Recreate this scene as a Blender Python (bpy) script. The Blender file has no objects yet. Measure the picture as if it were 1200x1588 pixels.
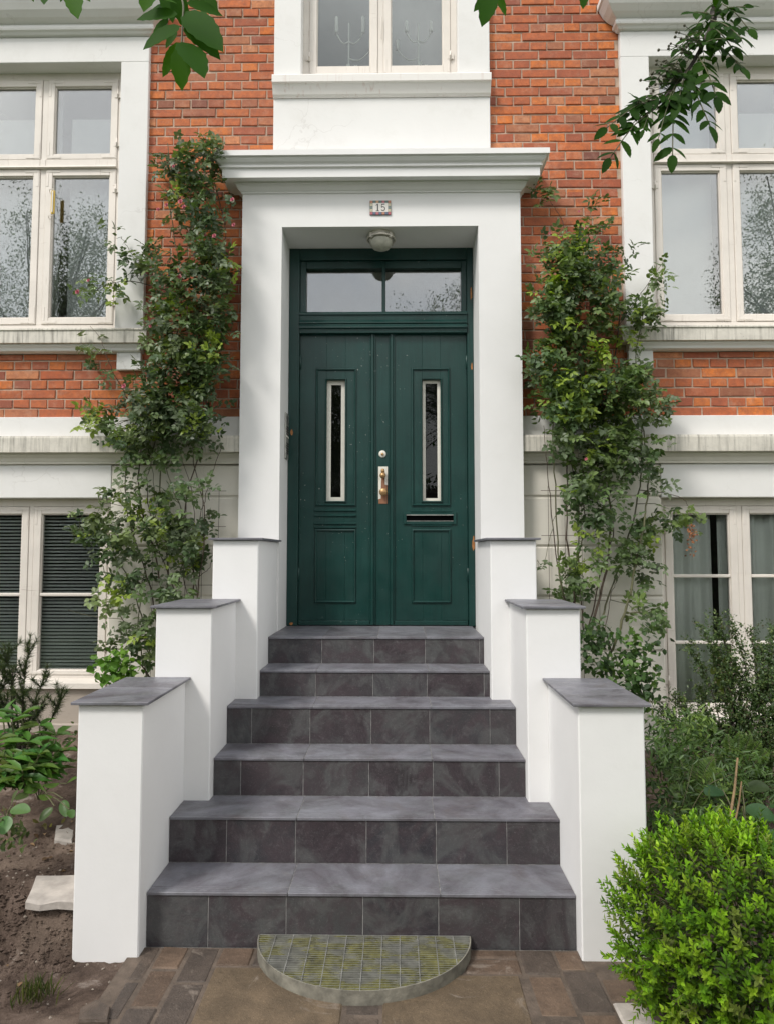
import bpy, bmesh, math, random
import numpy as np
from mathutils import Vector, Matrix

random.seed(7)
RNG = np.random.default_rng(7)
scene = bpy.context.scene
C = scene.collection

# ------------------------------------------------------------------ camera
CAM = Vector((0.0715, 0.0, 1.5956))
CR = Vector((0.999899, 0.014239, 0.000082))
CU = Vector((0.000796, -0.061650, 0.998097))
CF = Vector((-0.014217, 0.997996, 0.061655))
FPX = 1059.63
cam_data = bpy.data.cameras.new('camera')
cam = bpy.data.objects.new('camera', cam_data)
C.objects.link(cam)
cam.matrix_world = Matrix(((CR.x, CU.x, -CF.x, CAM.x), (CR.y, CU.y, -CF.y, CAM.y), (CR.z, CU.z, -CF.z, CAM.z), (0, 0, 0, 1)))
cam_data.sensor_fit = 'VERTICAL'
cam_data.sensor_height = 24.0
cam_data.lens = FPX / 1588.0 * 24.0
cam_data.clip_start = 0.05
cam_data.clip_end = 2000
scene.camera = cam

# ------------------------------------------------------------------ sky and sun
SUN_EL, SUN_AZ = math.radians(48), math.radians(222)       # azimuth clockwise from +Y
world = bpy.data.worlds.new('World')
scene.world = world
world.use_nodes = True
wn, wl = world.node_tree.nodes, world.node_tree.links
wn.clear()
w_out = wn.new('ShaderNodeOutputWorld')
w_bg = wn.new('ShaderNodeBackground')
w_sky = wn.new('ShaderNodeTexSky')
w_sky.sky_type = 'NISHITA'
w_sky.sun_disc = False
w_sky.sun_elevation = SUN_EL
w_sky.sun_rotation = SUN_AZ
w_sky.air_density = 1.2
w_sky.dust_density = 2.0
w_tc = wn.new('ShaderNodeTexCoord')
w_noise = wn.new('ShaderNodeTexNoise')
w_noise.inputs['Scale'].default_value = 2.3
w_noise.inputs['Detail'].default_value = 7
w_noise.inputs['Roughness'].default_value = 0.58
w_noise.inputs['Distortion'].default_value = 0.3
w_ramp = wn.new('ShaderNodeValToRGB')
w_ramp.color_ramp.elements[0].position = 0.30
w_ramp.color_ramp.elements[0].color = (0.45, 0.45, 0.45, 1)
w_ramp.color_ramp.elements[1].position = 0.56
w_ramp.color_ramp.elements[1].color = (1, 1, 1, 1)
w_mix = wn.new('ShaderNodeMix')
w_mix.data_type = 'RGBA'
w_noise2 = wn.new('ShaderNodeTexNoise')
w_noise2.inputs['Scale'].default_value = 1.4
w_noise2.inputs['Detail'].default_value = 5
w_ramp2 = wn.new('ShaderNodeValToRGB')
w_ramp2.color_ramp.elements[0].position = 0.35
w_ramp2.color_ramp.elements[0].color = (6.4, 6.5, 6.8, 1)
w_ramp2.color_ramp.elements[1].position = 0.65
w_ramp2.color_ramp.elements[1].color = (11.7, 11.5, 11.2, 1)
wl.new(w_tc.outputs['Generated'], w_noise.inputs['Vector'])
wl.new(w_tc.outputs['Generated'], w_noise2.inputs['Vector'])
wl.new(w_noise.outputs['Fac'], w_ramp.inputs['Fac'])
wl.new(w_noise2.outputs['Fac'], w_ramp2.inputs['Fac'])
wl.new(w_ramp.outputs['Color'], w_mix.inputs['Factor'])
wl.new(w_sky.outputs['Color'], w_mix.inputs['A'])
wl.new(w_ramp2.outputs['Color'], w_mix.inputs['B'])
wl.new(w_mix.outputs['Result'], w_bg.inputs['Color'])
w_bg.inputs['Strength'].default_value = 0.092
wl.new(w_bg.outputs['Background'], w_out.inputs['Surface'])

sun_data = bpy.data.lights.new('sun', 'SUN')
sun_data.energy = 1.5
sun_data.angle = math.radians(14)
sun_data.color = (1.0, 0.955, 0.89)
sun = bpy.data.objects.new('sun', sun_data)
C.objects.link(sun)
sun_dir = Vector((math.sin(SUN_AZ) * math.cos(SUN_EL), math.cos(SUN_AZ) * math.cos(SUN_EL), math.sin(SUN_EL)))
sun.rotation_euler = sun_dir.to_track_quat('Z', 'Y').to_euler()

scene.view_settings.view_transform = 'Standard'
scene.view_settings.look = 'None'
scene.view_settings.gamma = 1.0
scene.view_settings.use_curve_mapping = False
scene.view_settings.exposure = 0.87
scene.render.engine = 'CYCLES'
scene.cycles.max_bounces = 8
scene.cycles.transparent_max_bounces = 12
scene.cycles.use_denoising = True

# ------------------------------------------------------------------ photo measurement helpers
def ray(px, py):
    return CF + CR * ((px - 600) / FPX) + CU * ((794 - py) / FPX)

def at(px, py, Y):
    d = ray(px, py)
    return CAM + d * ((Y - CAM.y) / d.y)

def on_level(px, py, z):
    d = ray(px, py)
    return CAM + d * ((z - CAM.z) / d.z)

# ------------------------------------------------------------------ mesh helpers
class MB:
    def __init__(s):
        s.v, s.f, s.sm = [], [], []

    def add(s, vs, fs, smooth=False):
        o = len(s.v)
        s.v.extend([tuple(v) for v in vs])
        for f in fs:
            s.f.append(tuple(i + o for i in f))
            s.sm.append(smooth)
        return s

    def box(s, x0, x1, y0, y1, z0, z1, b=0.0):
        if x0 > x1: x0, x1 = x1, x0
        if y0 > y1: y0, y1 = y1, y0
        if z0 > z1: z0, z1 = z1, z0
        if b <= 0:
            vs = [(x, y, z) for x in (x0, x1) for y in (y0, y1) for z in (z0, z1)]
            return s.add(vs, [(0, 1, 3, 2), (4, 6, 7, 5), (0, 4, 5, 1), (2, 3, 7, 6), (0, 2, 6, 4), (1, 5, 7, 3)])
        b = min(b, (x1 - x0) * .45, (y1 - y0) * .45, (z1 - z0) * .45)
        vs, idx = [], {}
        X, Y, Z = (x0, x1), (y0, y1), (z0, z1)
        for i in (0, 1):
            for j in (0, 1):
                for k in (0, 1):
                    sx, sy, sz = (1, -1)[i], (1, -1)[j], (1, -1)[k]
                    idx[i, j, k, 'x'] = len(vs); vs.append((X[i], Y[j] + sy * b, Z[k] + sz * b))
                    idx[i, j, k, 'y'] = len(vs); vs.append((X[i] + sx * b, Y[j], Z[k] + sz * b))
                    idx[i, j, k, 'z'] = len(vs); vs.append((X[i] + sx * b, Y[j] + sy * b, Z[k]))
        g = lambda i, j, k, a: idx[i, j, k, a]
        fs = []
        for i in (0, 1):
            fs.append([g(i, 0, 0, 'x'), g(i, 1, 0, 'x'), g(i, 1, 1, 'x'), g(i, 0, 1, 'x')])
            fs.append([g(0, i, 0, 'y'), g(1, i, 0, 'y'), g(1, i, 1, 'y'), g(0, i, 1, 'y')])
            fs.append([g(0, 0, i, 'z'), g(1, 0, i, 'z'), g(1, 1, i, 'z'), g(0, 1, i, 'z')])
            for j in (0, 1):
                fs.append([g(i, j, 0, 'x'), g(i, j, 0, 'y'), g(i, j, 1, 'y'), g(i, j, 1, 'x')])
                fs.append([g(i, 0, j, 'x'), g(i, 0, j, 'z'), g(i, 1, j, 'z'), g(i, 1, j, 'x')])
                fs.append([g(0, i, j, 'y'), g(0, i, j, 'z'), g(1, i, j, 'z'), g(1, i, j, 'y')])
                for k in (0, 1):
                    fs.append([g(i, j, k, 'x'), g(i, j, k, 'y'), g(i, j, k, 'z')])
        return s.add(vs, fs)

    def tube(s, pts, rad, n=6, cap=True):
        pts = [Vector(p) for p in pts]
        m = len(pts)
        if not hasattr(rad, '__len__'): rad = [rad] * m
        vs, fs = [], []
        ref = Vector((0.31, 0.17, 0.93)).normalized()
        for i, p in enumerate(pts):
            d = (pts[min(i + 1, m - 1)] - pts[max(i - 1, 0)])
            d = d.normalized() if d.length > 1e-9 else Vector((0, 0, 1))
            if abs(d.dot(ref)) > .97: ref = Vector((0.9, 0.3, 0.1)).normalized()
            a = d.cross(ref).normalized(); b = d.cross(a)
            for k in range(n):
                t = 2 * math.pi * k / n
                vs.append(p + (a * math.cos(t) + b * math.sin(t)) * rad[i])
        for i in range(m - 1):
            for k in range(n):
                k2 = (k + 1) % n
                fs.append((i * n + k, i * n + k2, (i + 1) * n + k2, (i + 1) * n + k))
        s.add(vs, fs, True)
        if cap:
            s.add(vs[:n], [tuple(range(n))[::-1]]); s.add(vs[-n:], [tuple(range(n))])
        return s

    def lathe(s, c, prof, axis='z', n=24):
        """prof: list of (radius, offset along axis) from the centre c"""
        c = Vector(c); vs, fs = [], []
        for r, h in prof:
            for k in range(n):
                t = 2 * math.pi * k / n
                u, w = r * math.cos(t), r * math.sin(t)
                vs.append(c + {'z': Vector((u, w, h)), 'y': Vector((u, h, w)), 'x': Vector((h, u, w))}[axis])
        for i in range(len(prof) - 1):
            for k in range(n):
                k2 = (k + 1) % n
                fs.append((i * n + k, i * n + k2, (i + 1) * n + k2, (i + 1) * n + k))
        s.add(vs, fs, True)
        if prof[0][0] > 1e-5: s.add(vs[:n], [tuple(range(n))])
        if prof[-1][0] > 1e-5: s.add(vs[-n:], [tuple(range(n))])
        return s

    def moulding(s, prof, x0, x1, yf, back=None, ret=True):
        """prof: (projection, z) top to bottom; runs along x in front of the face yf, mitred returns at both ends"""
        back = yf if back is None else back
        rings = []
        for d, z in prof:
            e = d if ret else 0
            rings.append([(x0 - e, back, z), (x0 - e, yf - d, z), (x1 + e, yf - d, z), (x1 + e, back, z)])
        vs = [p for r in rings for p in r]
        fs = []
        for i in range(len(rings) - 1):
            for k in range(3):
                fs.append((i * 4 + k, i * 4 + k + 1, i * 4 + 4 + k + 1, i * 4 + 4 + k))
        fs.append((0, 1, 2, 3)); L = (len(rings) - 1) * 4
        fs.append((L, L + 3, L + 2, L + 1))
        return s.add(vs, fs)

    def ring(s, x0, x1, z0, z1, w, y0, y1, b=0.0):
        """rectangular frame in the xz plane, four butted bars"""
        s.box(x0, x0 + w, y0, y1, z0, z1, b); s.box(x1 - w, x1, y0, y1, z0, z1, b)
        s.box(x0 + w, x1 - w, y0 + .0006, y1, z0, z0 + w, b); s.box(x0 + w, x1 - w, y0 + .0006, y1, z1 - w, z1, b)
        return s

    def bead(s, x0, x1, z0, z1, w, y, h):
        """mitred raised moulding round a panel: half-round section, w wide, h proud of y"""
        prof = [(0, 0), (w * .25, h * .8), (w * .55, h), (w * .85, h * .6), (w, 0)]
        cor = [(x0, z0, 1, 1), (x1, z0, -1, 1), (x1, z1, -1, -1), (x0, z1, 1, -1)]
        vs = [(cx + sx * o, y - hh, cz + sz * o) for (cx, cz, sx, sz) in cor for o, hh in prof]
        n = len(prof); fs = []
        for k in range(4):
            k2 = (k + 1) % 4
            for i in range(n - 1):
                fs.append((k * n + i, k2 * n + i, k2 * n + i + 1, k * n + i + 1))
        return s.add(vs, fs)

    def mesh(s, name):
        me = bpy.data.meshes.new(name)
        me.from_pydata(s.v, [], s.f)
        me.polygons.foreach_set('use_smooth', s.sm)
        me.update()
        bm = bmesh.new(); bm.from_mesh(me)
        bmesh.ops.recalc_face_normals(bm, faces=bm.faces)
        bm.to_mesh(me); bm.free()
        return me

    def build(s, name, mat, parent=None, **tags):
        return link(name, s.mesh(name), mat, parent, **tags)

def link(name, me, mat, parent=None, **tags):
    o = bpy.data.objects.new(name, me)
    C.objects.link(o)
    if mat is not None and not me.materials: me.materials.append(mat)
    if parent is not None: o.parent = parent
    for k, v in tags.items(): o[k] = v
    return o

def thing(name, label, category, group=None, kind=None, parent=None):
    o = bpy.data.objects.new(name, None)
    C.objects.link(o)
    o.empty_display_size = 0.1
    if parent is not None: o.parent = parent
    if label: o['label'] = label
    if category: o['category'] = category
    if group: o['group'] = group
    if kind: o['kind'] = kind
    return o

def part(name, parent): 
    return thing(name, None, None, parent=parent)

# leaf templates: (side, along, normal) and faces
T_LEAF = (np.array([(0, 0, 0), (-.42, .3, .05), (-.40, .62, .02), (0, 1, -.16), (.40, .62, .02), (.42, .3, .05), (0, .3, -.05), (0, .64, -.07)], float),
          [(0, 6, 1), (0, 5, 6), (1, 6, 7, 2), (6, 5, 4, 7), (2, 7, 3), (7, 4, 3)])
T_SMALL = (np.array([(0, 0, 0), (-.45, .5, .06), (0, 1, -.1), (.45, .5, .06), (0, .5, -.06)], float),
           [(0, 4, 1), (0, 3, 4), (1, 4, 2), (4, 3, 2)])
T_NEEDLE = (np.array([(-.5, 0, 0), (.5, 0, 0), (0, 1, -.08)], float), [(0, 1, 2)])
def _disc():
    p = [(0, 0.5, -.03)]
    for k in range(10):
        t = 2 * math.pi * k / 10
        p.append((.5 * math.sin(t), .5 - .5 * math.cos(t), .02))
    return np.array(p, float), [(0, 1 + k, 1 + (k + 1) % 10) for k in range(10)]
T_DISC = _disc()

def unit(a):
    return a / np.maximum(np.linalg.norm(a, axis=1, keepdims=True), 1e-9)

def leaves_mesh(name, P, D, N, L, W, col, tmpl):
    T, F = tmpl
    P = np.asarray(P, float); D = unit(np.asarray(D, float)); N = np.asarray(N, float)
    S = unit(np.cross(D, N)); N = np.cross(S, D)
    L = np.asarray(L, float); W = np.asarray(W, float); col = np.asarray(col, float)
    n, k = len(P), len(T)
    V = (P[:, None, :] + S[:, None, :] * (W[:, None, None] * T[None, :, 0:1]) + D[:, None, :] * (L[:, None, None] * T[None, :, 1:2])
         + N[:, None, :] * (L[:, None, None] * T[None, :, 2:3])).reshape(-1, 3)
    sizes = np.array([len(f) for f in F]); flat = np.concatenate([np.array(f) for f in F])
    loops = (flat[None, :] + (np.arange(n) * k)[:, None]).reshape(-1)
    starts = np.concatenate([[0], np.cumsum(np.tile(sizes, n))[:-1]])
    me = bpy.data.meshes.new(name)
    me.vertices.add(n * k); me.vertices.foreach_set('co', V.ravel())
    me.loops.add(len(loops)); me.loops.foreach_set('vertex_index', loops)
    me.polygons.add(len(starts)); me.polygons.foreach_set('loop_start', starts)
    me.polygons.foreach_set('use_smooth', np.ones(len(starts), bool))
    me.update(calc_edges=True)
    at_ = me.color_attributes.new('Col', 'FLOAT_COLOR', 'POINT')
    rgba = np.ones((n * k, 4)); rgba[:, :3] = np.repeat(col, k, axis=0)
    at_.data.foreach_set('color', rgba.ravel())
    return me

def tint(n, cols, weights, jit=.18):
    cols = np.array(cols, float)
    i = RNG.choice(len(cols), n, p=np.array(weights) / sum(weights))
    return cols[i] * (1 + RNG.normal(0, jit, (n, 1))).clip(.5, 1.6)

def rnd_dir(n, bias=(0, 0, 0), k=1.0):
    return unit(RNG.normal(0, 1, (n, 3)) * k + np.array(bias, float))

# ------------------------------------------------------------------ materials
def new_mat(name):
    m = bpy.data.materials.new(name)
    m.use_nodes = True
    nt = m.node_tree
    return m, nt.nodes, nt.links, nt.nodes['Principled BSDF']

def noise(N, L, vec, scale, detail=5, rough=.55, dist=0):
    t = N.new('ShaderNodeTexNoise')
    t.inputs['Scale'].default_value = scale; t.inputs['Detail'].default_value = detail
    t.inputs['Roughness'].default_value = rough; t.inputs['Distortion'].default_value = dist
    if vec is not None: L.new(vec, t.inputs['Vector'])
    return t.outputs['Fac']

def ramp(N, L, fac, stops):
    r = N.new('ShaderNodeValToRGB')
    e = r.color_ramp.elements
    while len(e) < len(stops): e.new(.5)
    for el, (p, c) in zip(e, stops):
        el.position = p
        el.color = (*c, 1) if hasattr(c, '__len__') else (c, c, c, 1)
    L.new(fac, r.inputs['Fac'])
    return r.outputs['Color']

def mix(N, L, fac, a, b, mode='MIX'):
    m = N.new('ShaderNodeMix'); m.data_type = 'RGBA'; m.blend_type = mode
    for sock, v in ((m.inputs['Factor'], fac), (m.inputs['A'], a), (m.inputs['B'], b)):
        if hasattr(v, 'default_value') and hasattr(v, 'node'): L.new(v, sock)
        elif hasattr(v, '__len__'): sock.default_value = (*v, 1)
        else: sock.default_value = v
    return m.outputs['Result']

def mapping(N, L, scale=(1, 1, 1), rand=False):
    tc = N.new('ShaderNodeTexCoord'); mp = N.new('ShaderNodeMapping')
    mp.inputs['Scale'].default_value = scale
    if rand:
        oi = N.new('ShaderNodeObjectInfo'); mu = N.new('ShaderNodeMath'); mu.operation = 'MULTIPLY'; mu.inputs[1].default_value = 37.0
        L.new(oi.outputs['Random'], mu.inputs[0]); L.new(mu.outputs[0], mp.inputs['Location'])
    L.new(tc.outputs['Object'], mp.inputs['Vector'])
    return mp.outputs['Vector']

def bump(N, L, bsdf, height, strength, dist=.01):
    b = N.new('ShaderNodeBump'); b.inputs['Strength'].default_value = strength; b.inputs['Distance'].default_value = dist
    L.new(height, b.inputs['Height']); L.new(b.outputs['Normal'], bsdf.inputs['Normal'])

def plain(name, c, rough=.5, var=.12, scale=6, bmp=.1, bscale=60, metal=0.0, spec=.5):
    m, N, L, B = new_mat(name)
    v = mapping(N, L)
    f = noise(N, L, v, scale, 6, .6)
    L.new(ramp(N, L, f, [(.3, tuple(x * (1 - var) for x in c)), (.7, tuple(min(1, x * (1 + var * .6)) for x in c))]), B.inputs['Base Color'])
    B.inputs['Roughness'].default_value = rough; B.inputs['Metallic'].default_value = metal
    B.inputs['Specular IOR Level'].default_value = spec
    if bmp: bump(N, L, B, noise(N, L, v, bscale, 4), bmp, .004)
    return m

def plaster(name, c, dirt=.12, dirt_col=(.42, .39, .33), cracks=0.0, bmp=.12):
    m, N, L, B = new_mat(name)
    v = mapping(N, L)
    big = noise(N, L, v, 1.7, 6, .6, .4)
    col = mix(N, L, ramp(N, L, big, [(.35, 0.0), (.8, 1.0)]), c, tuple(x * .93 for x in c))
    grime = ramp(N, L, noise(N, L, v, 4.5, 9, .72, .6), [(.52, 0.0), (.78, dirt)])
    col = mix(N, L, grime, col, dirt_col)
    sc = ramp(N, L, noise(N, L, mapping(N, L, (1, 1, 3.5)), 14, 8, .7), [(.62, 0.0), (.8, dirt * .8)])
    col = mix(N, L, sc, col, dirt_col)
    h = noise(N, L, v, 22, 6, .6)
    if cracks:
        vo = N.new('ShaderNodeTexVoronoi'); vo.feature = 'DISTANCE_TO_EDGE'; vo.inputs['Scale'].default_value = 2.6
        wv = N.new('ShaderNodeVectorMath'); wv.operation = 'ADD'
        nz = N.new('ShaderNodeTexNoise'); nz.inputs['Scale'].default_value = 5; nz.inputs['Detail'].default_value = 4
        L.new(v, nz.inputs['Vector']); sc2 = N.new('ShaderNodeVectorMath'); sc2.operation = 'SCALE'; sc2.inputs['Scale'].default_value = .35
        L.new(nz.outputs['Color'], sc2.inputs[0]); L.new(v, wv.inputs[0]); L.new(sc2.outputs[0], wv.inputs[1]); L.new(wv.outputs[0], vo.inputs['Vector'])
        line = ramp(N, L, vo.outputs['Distance'], [(0.0, 1.0), (.012, 0.0)])
        keep = ramp(N, L, noise(N, L, v, 1.9, 3), [(.52, 0.0), (.62, 1.0)])
        both = mix(N, L, 1.0, line, keep, 'MULTIPLY')
        amt = mix(N, L, cracks, (0, 0, 0), both)
        col = mix(N, L, amt, col, (.36, .33, .30))
    L.new(col, B.inputs['Base Color'])
    B.inputs['Roughness'].default_value = .8
    B.inputs['Specular IOR Level'].default_value = .25
    bump(N, L, B, h, bmp, .006)
    return m

def stained(name, c):
    """painted ledge with dark vertical rain streaks and lichen"""
    m, N, L, B = new_mat(name)
    v = mapping(N, L)
    streak = noise(N, L, mapping(N, L, (42, 42, 1.6)), 1.0, 5, .7)
    s = ramp(N, L, streak, [(.48, 0.0), (.66, .85)])
    k = ramp(N, L, noise(N, L, v, 6, 4), [(.35, .25), (.65, 1.0)])
    both = mix(N, L, 1.0, s, k, 'MULTIPLY')
    col = mix(N, L, ramp(N, L, noise(N, L, v, 9, 8, .7), [(.4, 0.0), (.7, .7)]), c, tuple(x * .72 for x in c))
    col = mix(N, L, both, col, (.13, .12, .10))
    spec = ramp(N, L, noise(N, L, v, 55, 6, .7), [(.62, 0.0), (.72, .6)])
    col = mix(N, L, spec, col, (.2, .19, .16))
    L.new(col, B.inputs['Base Color']); B.inputs['Roughness'].default_value = .85
    bump(N, L, B, noise(N, L, v, 35, 7, .65), .25, .008)
    return m

def old_paint(name, c, crack=(.32, .25, .2), amt=.55):
    """brush-painted timber with fine cracks along the grain and worn edges"""
    m, N, L, B = new_mat(name)
    v = mapping(N, L)
    col = mix(N, L, ramp(N, L, noise(N, L, v, 5, 6), [(.3, 0.0), (.7, 1.0)]), c, tuple(x * .88 for x in c))
    a = ramp(N, L, noise(N, L, mapping(N, L, (70, 20, 5)), 1, 6, .7), [(.60, 0.0), (.70, amt)])
    b = ramp(N, L, noise(N, L, mapping(N, L, (5, 20, 70)), 1, 6, .7), [(.62, 0.0), (.72, amt)])
    k = ramp(N, L, noise(N, L, v, 7, 4), [(.45, 0.0), (.6, 1.0)])
    cr = mix(N, L, 1.0, mix(N, L, 1.0, a, b, 'LIGHTEN'), k, 'MULTIPLY')
    L.new(mix(N, L, cr, col, crack), B.inputs['Base Color'])
    B.inputs['Roughness'].default_value = .55
    bump(N, L, B, noise(N, L, mapping(N, L, (30, 30, 8)), 2, 6), .18, .004)
    return m

def door_paint(name):
    m, N, L, B = new_mat(name)
    v = mapping(N, L)
    col = mix(N, L, ramp(N, L, noise(N, L, v, 3.2, 7, .6, .5), [(.3, 0.0), (.72, 1.0)]), (.0042, .031, .0265), (.0085, .049, .042))
    vg = mapping(N, L, (60, 60, 3))
    col = mix(N, L, ramp(N, L, noise(N, L, vg, 1, 6), [(.45, 0.0), (.75, .35)]), col, (.003, .019, .017))
    chips = ramp(N, L, noise(N, L, v, 70, 3, .5), [(.715, 0.0), (.73, 1.0)])
    far = ramp(N, L, noise(N, L, v, 2.5, 2), [(.5, 0.0), (.56, 1.0)])
    col = mix(N, L, mix(N, L, 1.0, chips, far, 'MULTIPLY'), col, (.35, .36, .33))
    L.new(col, B.inputs['Base Color'])
    L.new(ramp(N, L, noise(N, L, v, 9, 5), [(.3, .28), (.7, .44)]), B.inputs['Roughness'])
    B.inputs['Specular IOR Level'].default_value = .45
    bump(N, L, B, noise(N, L, mapping(N, L, (35, 35, 5)), 1.5, 6), .3, .003)
    return m

def brick_mat(name):
    m, N, L, B = new_mat(name)
    oi = N.new('ShaderNodeObjectInfo'); at_ = N.new('ShaderNodeAttribute'); at_.attribute_name = 'rnd'
    ad = N.new('ShaderNodeMath'); ad.operation = 'ADD'; fr = N.new('ShaderNodeMath'); fr.operation = 'FRACT'
    L.new(oi.outputs['Random'], ad.inputs[0]); L.new(at_.outputs['Fac'], ad.inputs[1]); L.new(ad.outputs[0], fr.inputs[0])
    base = ramp(N, L, fr.outputs[0], [(0, (.46, .120, .048)), (.18, (.60, .175, .056)), (.36, (.38, .105, .055)), (.52, (.68, .205, .044)), (.68, (.50, .140, .054)), (.80, (.27, .088, .060)), (.90, (.66, .28, .125)), (1.0, (.17, .070, .056))])
    geo = N.new('ShaderNodeNewGeometry')
    cl = noise(N, L, geo.outputs['Position'], 26, 8, .7, .3)
    col = mix(N, L, ramp(N, L, cl, [(.38, 0.0), (.72, .8)]), base, (.23, .082, .052))
    pale = ramp(N, L, noise(N, L, geo.outputs['Position'], 11, 9, .75), [(.52, 0.0), (.76, .55)])
    col = mix(N, L, pale, col, (.56, .35, .245))
    big = ramp(N, L, noise(N, L, geo.outputs['Position'], 1.6, 3), [(.35, 0.0), (.7, .30)])
    col = mix(N, L, big, col, (.33, .135, .095))
    L.new(col, B.inputs['Base Color']); B.inputs['Roughness'].default_value = .85
    B.inputs['Specular IOR Level'].default_value = .3
    bump(N, L, B, noise(N, L, geo.outputs['Position'], 75, 8, .7), .55, .006)
    return m

def slate(name, light=0.0):
    m, N, L, B = new_mat(name)
    v = mapping(N, L, rand=True)
    oi = N.new('ShaderNodeObjectInfo')
    base = ramp(N, L, oi.outputs['Random'], [(0, (.032, .025, .029)), (.2, (.056, .055, .057)), (.4, (.036, .028, .033)), (.6, (.066, .066, .067)), (.8, (.031, .030, .036)), (1, (.048, .045, .050))])
    f = noise(N, L, v, 5.5, 9, .68, 1.6)
    col = mix(N, L, ramp(N, L, f, [(.40, 0.0), (.60, .85)]), base, (.056, .042, .048))
    g = noise(N, L, v, 3.1, 7, .6, 2.2)
    col = mix(N, L, ramp(N, L, g, [(.48, 0.0), (.60, .6), (.7, .15)]), col, (.098, .103, .102))
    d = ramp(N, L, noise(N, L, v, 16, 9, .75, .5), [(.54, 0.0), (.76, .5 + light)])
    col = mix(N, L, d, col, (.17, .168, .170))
    sp_ = ramp(N, L, noise(N, L, v, 130, 5, .75), [(.58, 0.0), (.72, .55)])
    col = mix(N, L, sp_, col, (.21, .20, .20))
    ln = ramp(N, L, noise(N, L, v, 8, 4, .6, 3.5), [(.49, 0.0), (.50, .22), (.51, 0.0)])
    col = mix(N, L, ln, col, (.15, .145, .145))
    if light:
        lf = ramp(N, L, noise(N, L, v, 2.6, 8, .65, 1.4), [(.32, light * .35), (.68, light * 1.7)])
        col = mix(N, L, lf, col, (.27, .275, .315))  # pale blue-grey: dust plus sky glare on the treads, put into the colour
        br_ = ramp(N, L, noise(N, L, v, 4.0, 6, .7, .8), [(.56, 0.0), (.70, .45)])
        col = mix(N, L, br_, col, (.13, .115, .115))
    L.new(col, B.inputs['Base Color'])
    L.new(ramp(N, L, noise(N, L, v, 12, 6), [(.3, .34), (.7, .58)]), B.inputs['Roughness'])
    hb = mix(N, L, .5, f, noise(N, L, v, 42, 7, .65))
    bump(N, L, B, hb, .35, .012)
    return m

def aggregate(name, c, c2, sc=220):
    m, N, L, B = new_mat(name)
    v = mapping(N, L, rand=True)
    oi = N.new('ShaderNodeObjectInfo')
    col = mix(N, L, oi.outputs['Random'], c, c2)
    col = mix(N, L, ramp(N, L, noise(N, L, v, 5, 7, .7), [(.35, 0.0), (.75, .7)]), col, tuple(x * .5 for x in c))
    vo = N.new('ShaderNodeTexVoronoi'); vo.inputs['Scale'].default_value = sc; L.new(v, vo.inputs['Vector'])
    grain = ramp(N, L, vo.outputs['Distance'], [(.1, .9), (.55, 0.0)])
    sel = ramp(N, L, noise(N, L, v, sc * .45, 2), [(.55, 0.0), (.66, 1.0)])
    col = mix(N, L, mix(N, L, 1.0, grain, sel, 'MULTIPLY'), col, tuple(x * 1.9 for x in c))
    geo = N.new('ShaderNodeNewGeometry')
    mud = ramp(N, L, noise(N, L, geo.outputs['Position'], 9, 9, .75, .8), [(.42, 0.0), (.66, .75)])
    col = mix(N, L, mud, col, tuple(x * .48 for x in c))
    pale = ramp(N, L, noise(N, L, geo.outputs['Position'], 5.2, 9, .7, 1.2), [(.585, 0.0), (.66, .55)])
    col = mix(N, L, pale, col, (.27, .225, .185))
    L.new(col, B.inputs['Base Color']); B.inputs['Roughness'].default_value = .62
    bump(N, L, B, mix(N, L, .5, noise(N, L, v, sc * .5, 6, .7), noise(N, L, v, 28, 7, .7)), .8, .012)
    return m

def soil_mat(name):
    m, N, L, B = new_mat(name)
    v = mapping(N, L)
    col = ramp(N, L, noise(N, L, v, 7, 10, .75, .4), [(.30, (.045, .032, .026)), (.50, (.120, .086, .068)), (.70, (.23, .172, .140))])
    sand = ramp(N, L, noise(N, L, v, 2.6, 7, .65, .5), [(.48, 0.0), (.62, .8)])
    col = mix(N, L, sand, col, (.25, .19, .15))
    cem = ramp(N, L, noise(N, L, v, 5.5, 8, .7, 1.0), [(.60, 0.0), (.68, .7)])
    col = mix(N, L, cem, col, (.40, .345, .30))
    pale = ramp(N, L, noise(N, L, v, 60, 5, .8), [(.66, 0.0), (.74, .8)])
    col = mix(N, L, pale, col, (.32, .28, .25))
    L.new(col, B.inputs['Base Color']); B.inputs['Roughness'].default_value = .95
    B.inputs['Specular IOR Level'].default_value = .15
    bump(N, L, B, noise(N, L, v, 48, 9, .78), 1.0, .02)
    return m

def leaf_mat(name, rough=.42, trans=.28, spec=.4):
    m, N, L, B = new_mat(name)
    a = N.new('ShaderNodeAttribute'); a.attribute_name = 'Col'
    v = mapping(N, L)
    col = mix(N, L, ramp(N, L, noise(N, L, v, 90, 4), [(.3, 0.0), (.7, .2)]), a.outputs['Color'], (.02, .03, .012))
    L.new(col, B.inputs['Base Color']); B.inputs['Roughness'].default_value = rough
    B.inputs['Specular IOR Level'].default_value = spec
    tr = N.new('ShaderNodeBsdfTranslucent'); mx = N.new('ShaderNodeMixShader'); mx.inputs[0].default_value = trans
    br = mix(N, L, 1.0, a.outputs['Color'], (1.25, 1.35, .55), 'MULTIPLY')
    L.new(br, tr.inputs['Color']); L.new(B.outputs[0], mx.inputs[1]); L.new(tr.outputs[0], mx.inputs[2])
    L.new(mx.outputs[0], N['Material Output'].inputs['Surface'])
    return m

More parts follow.
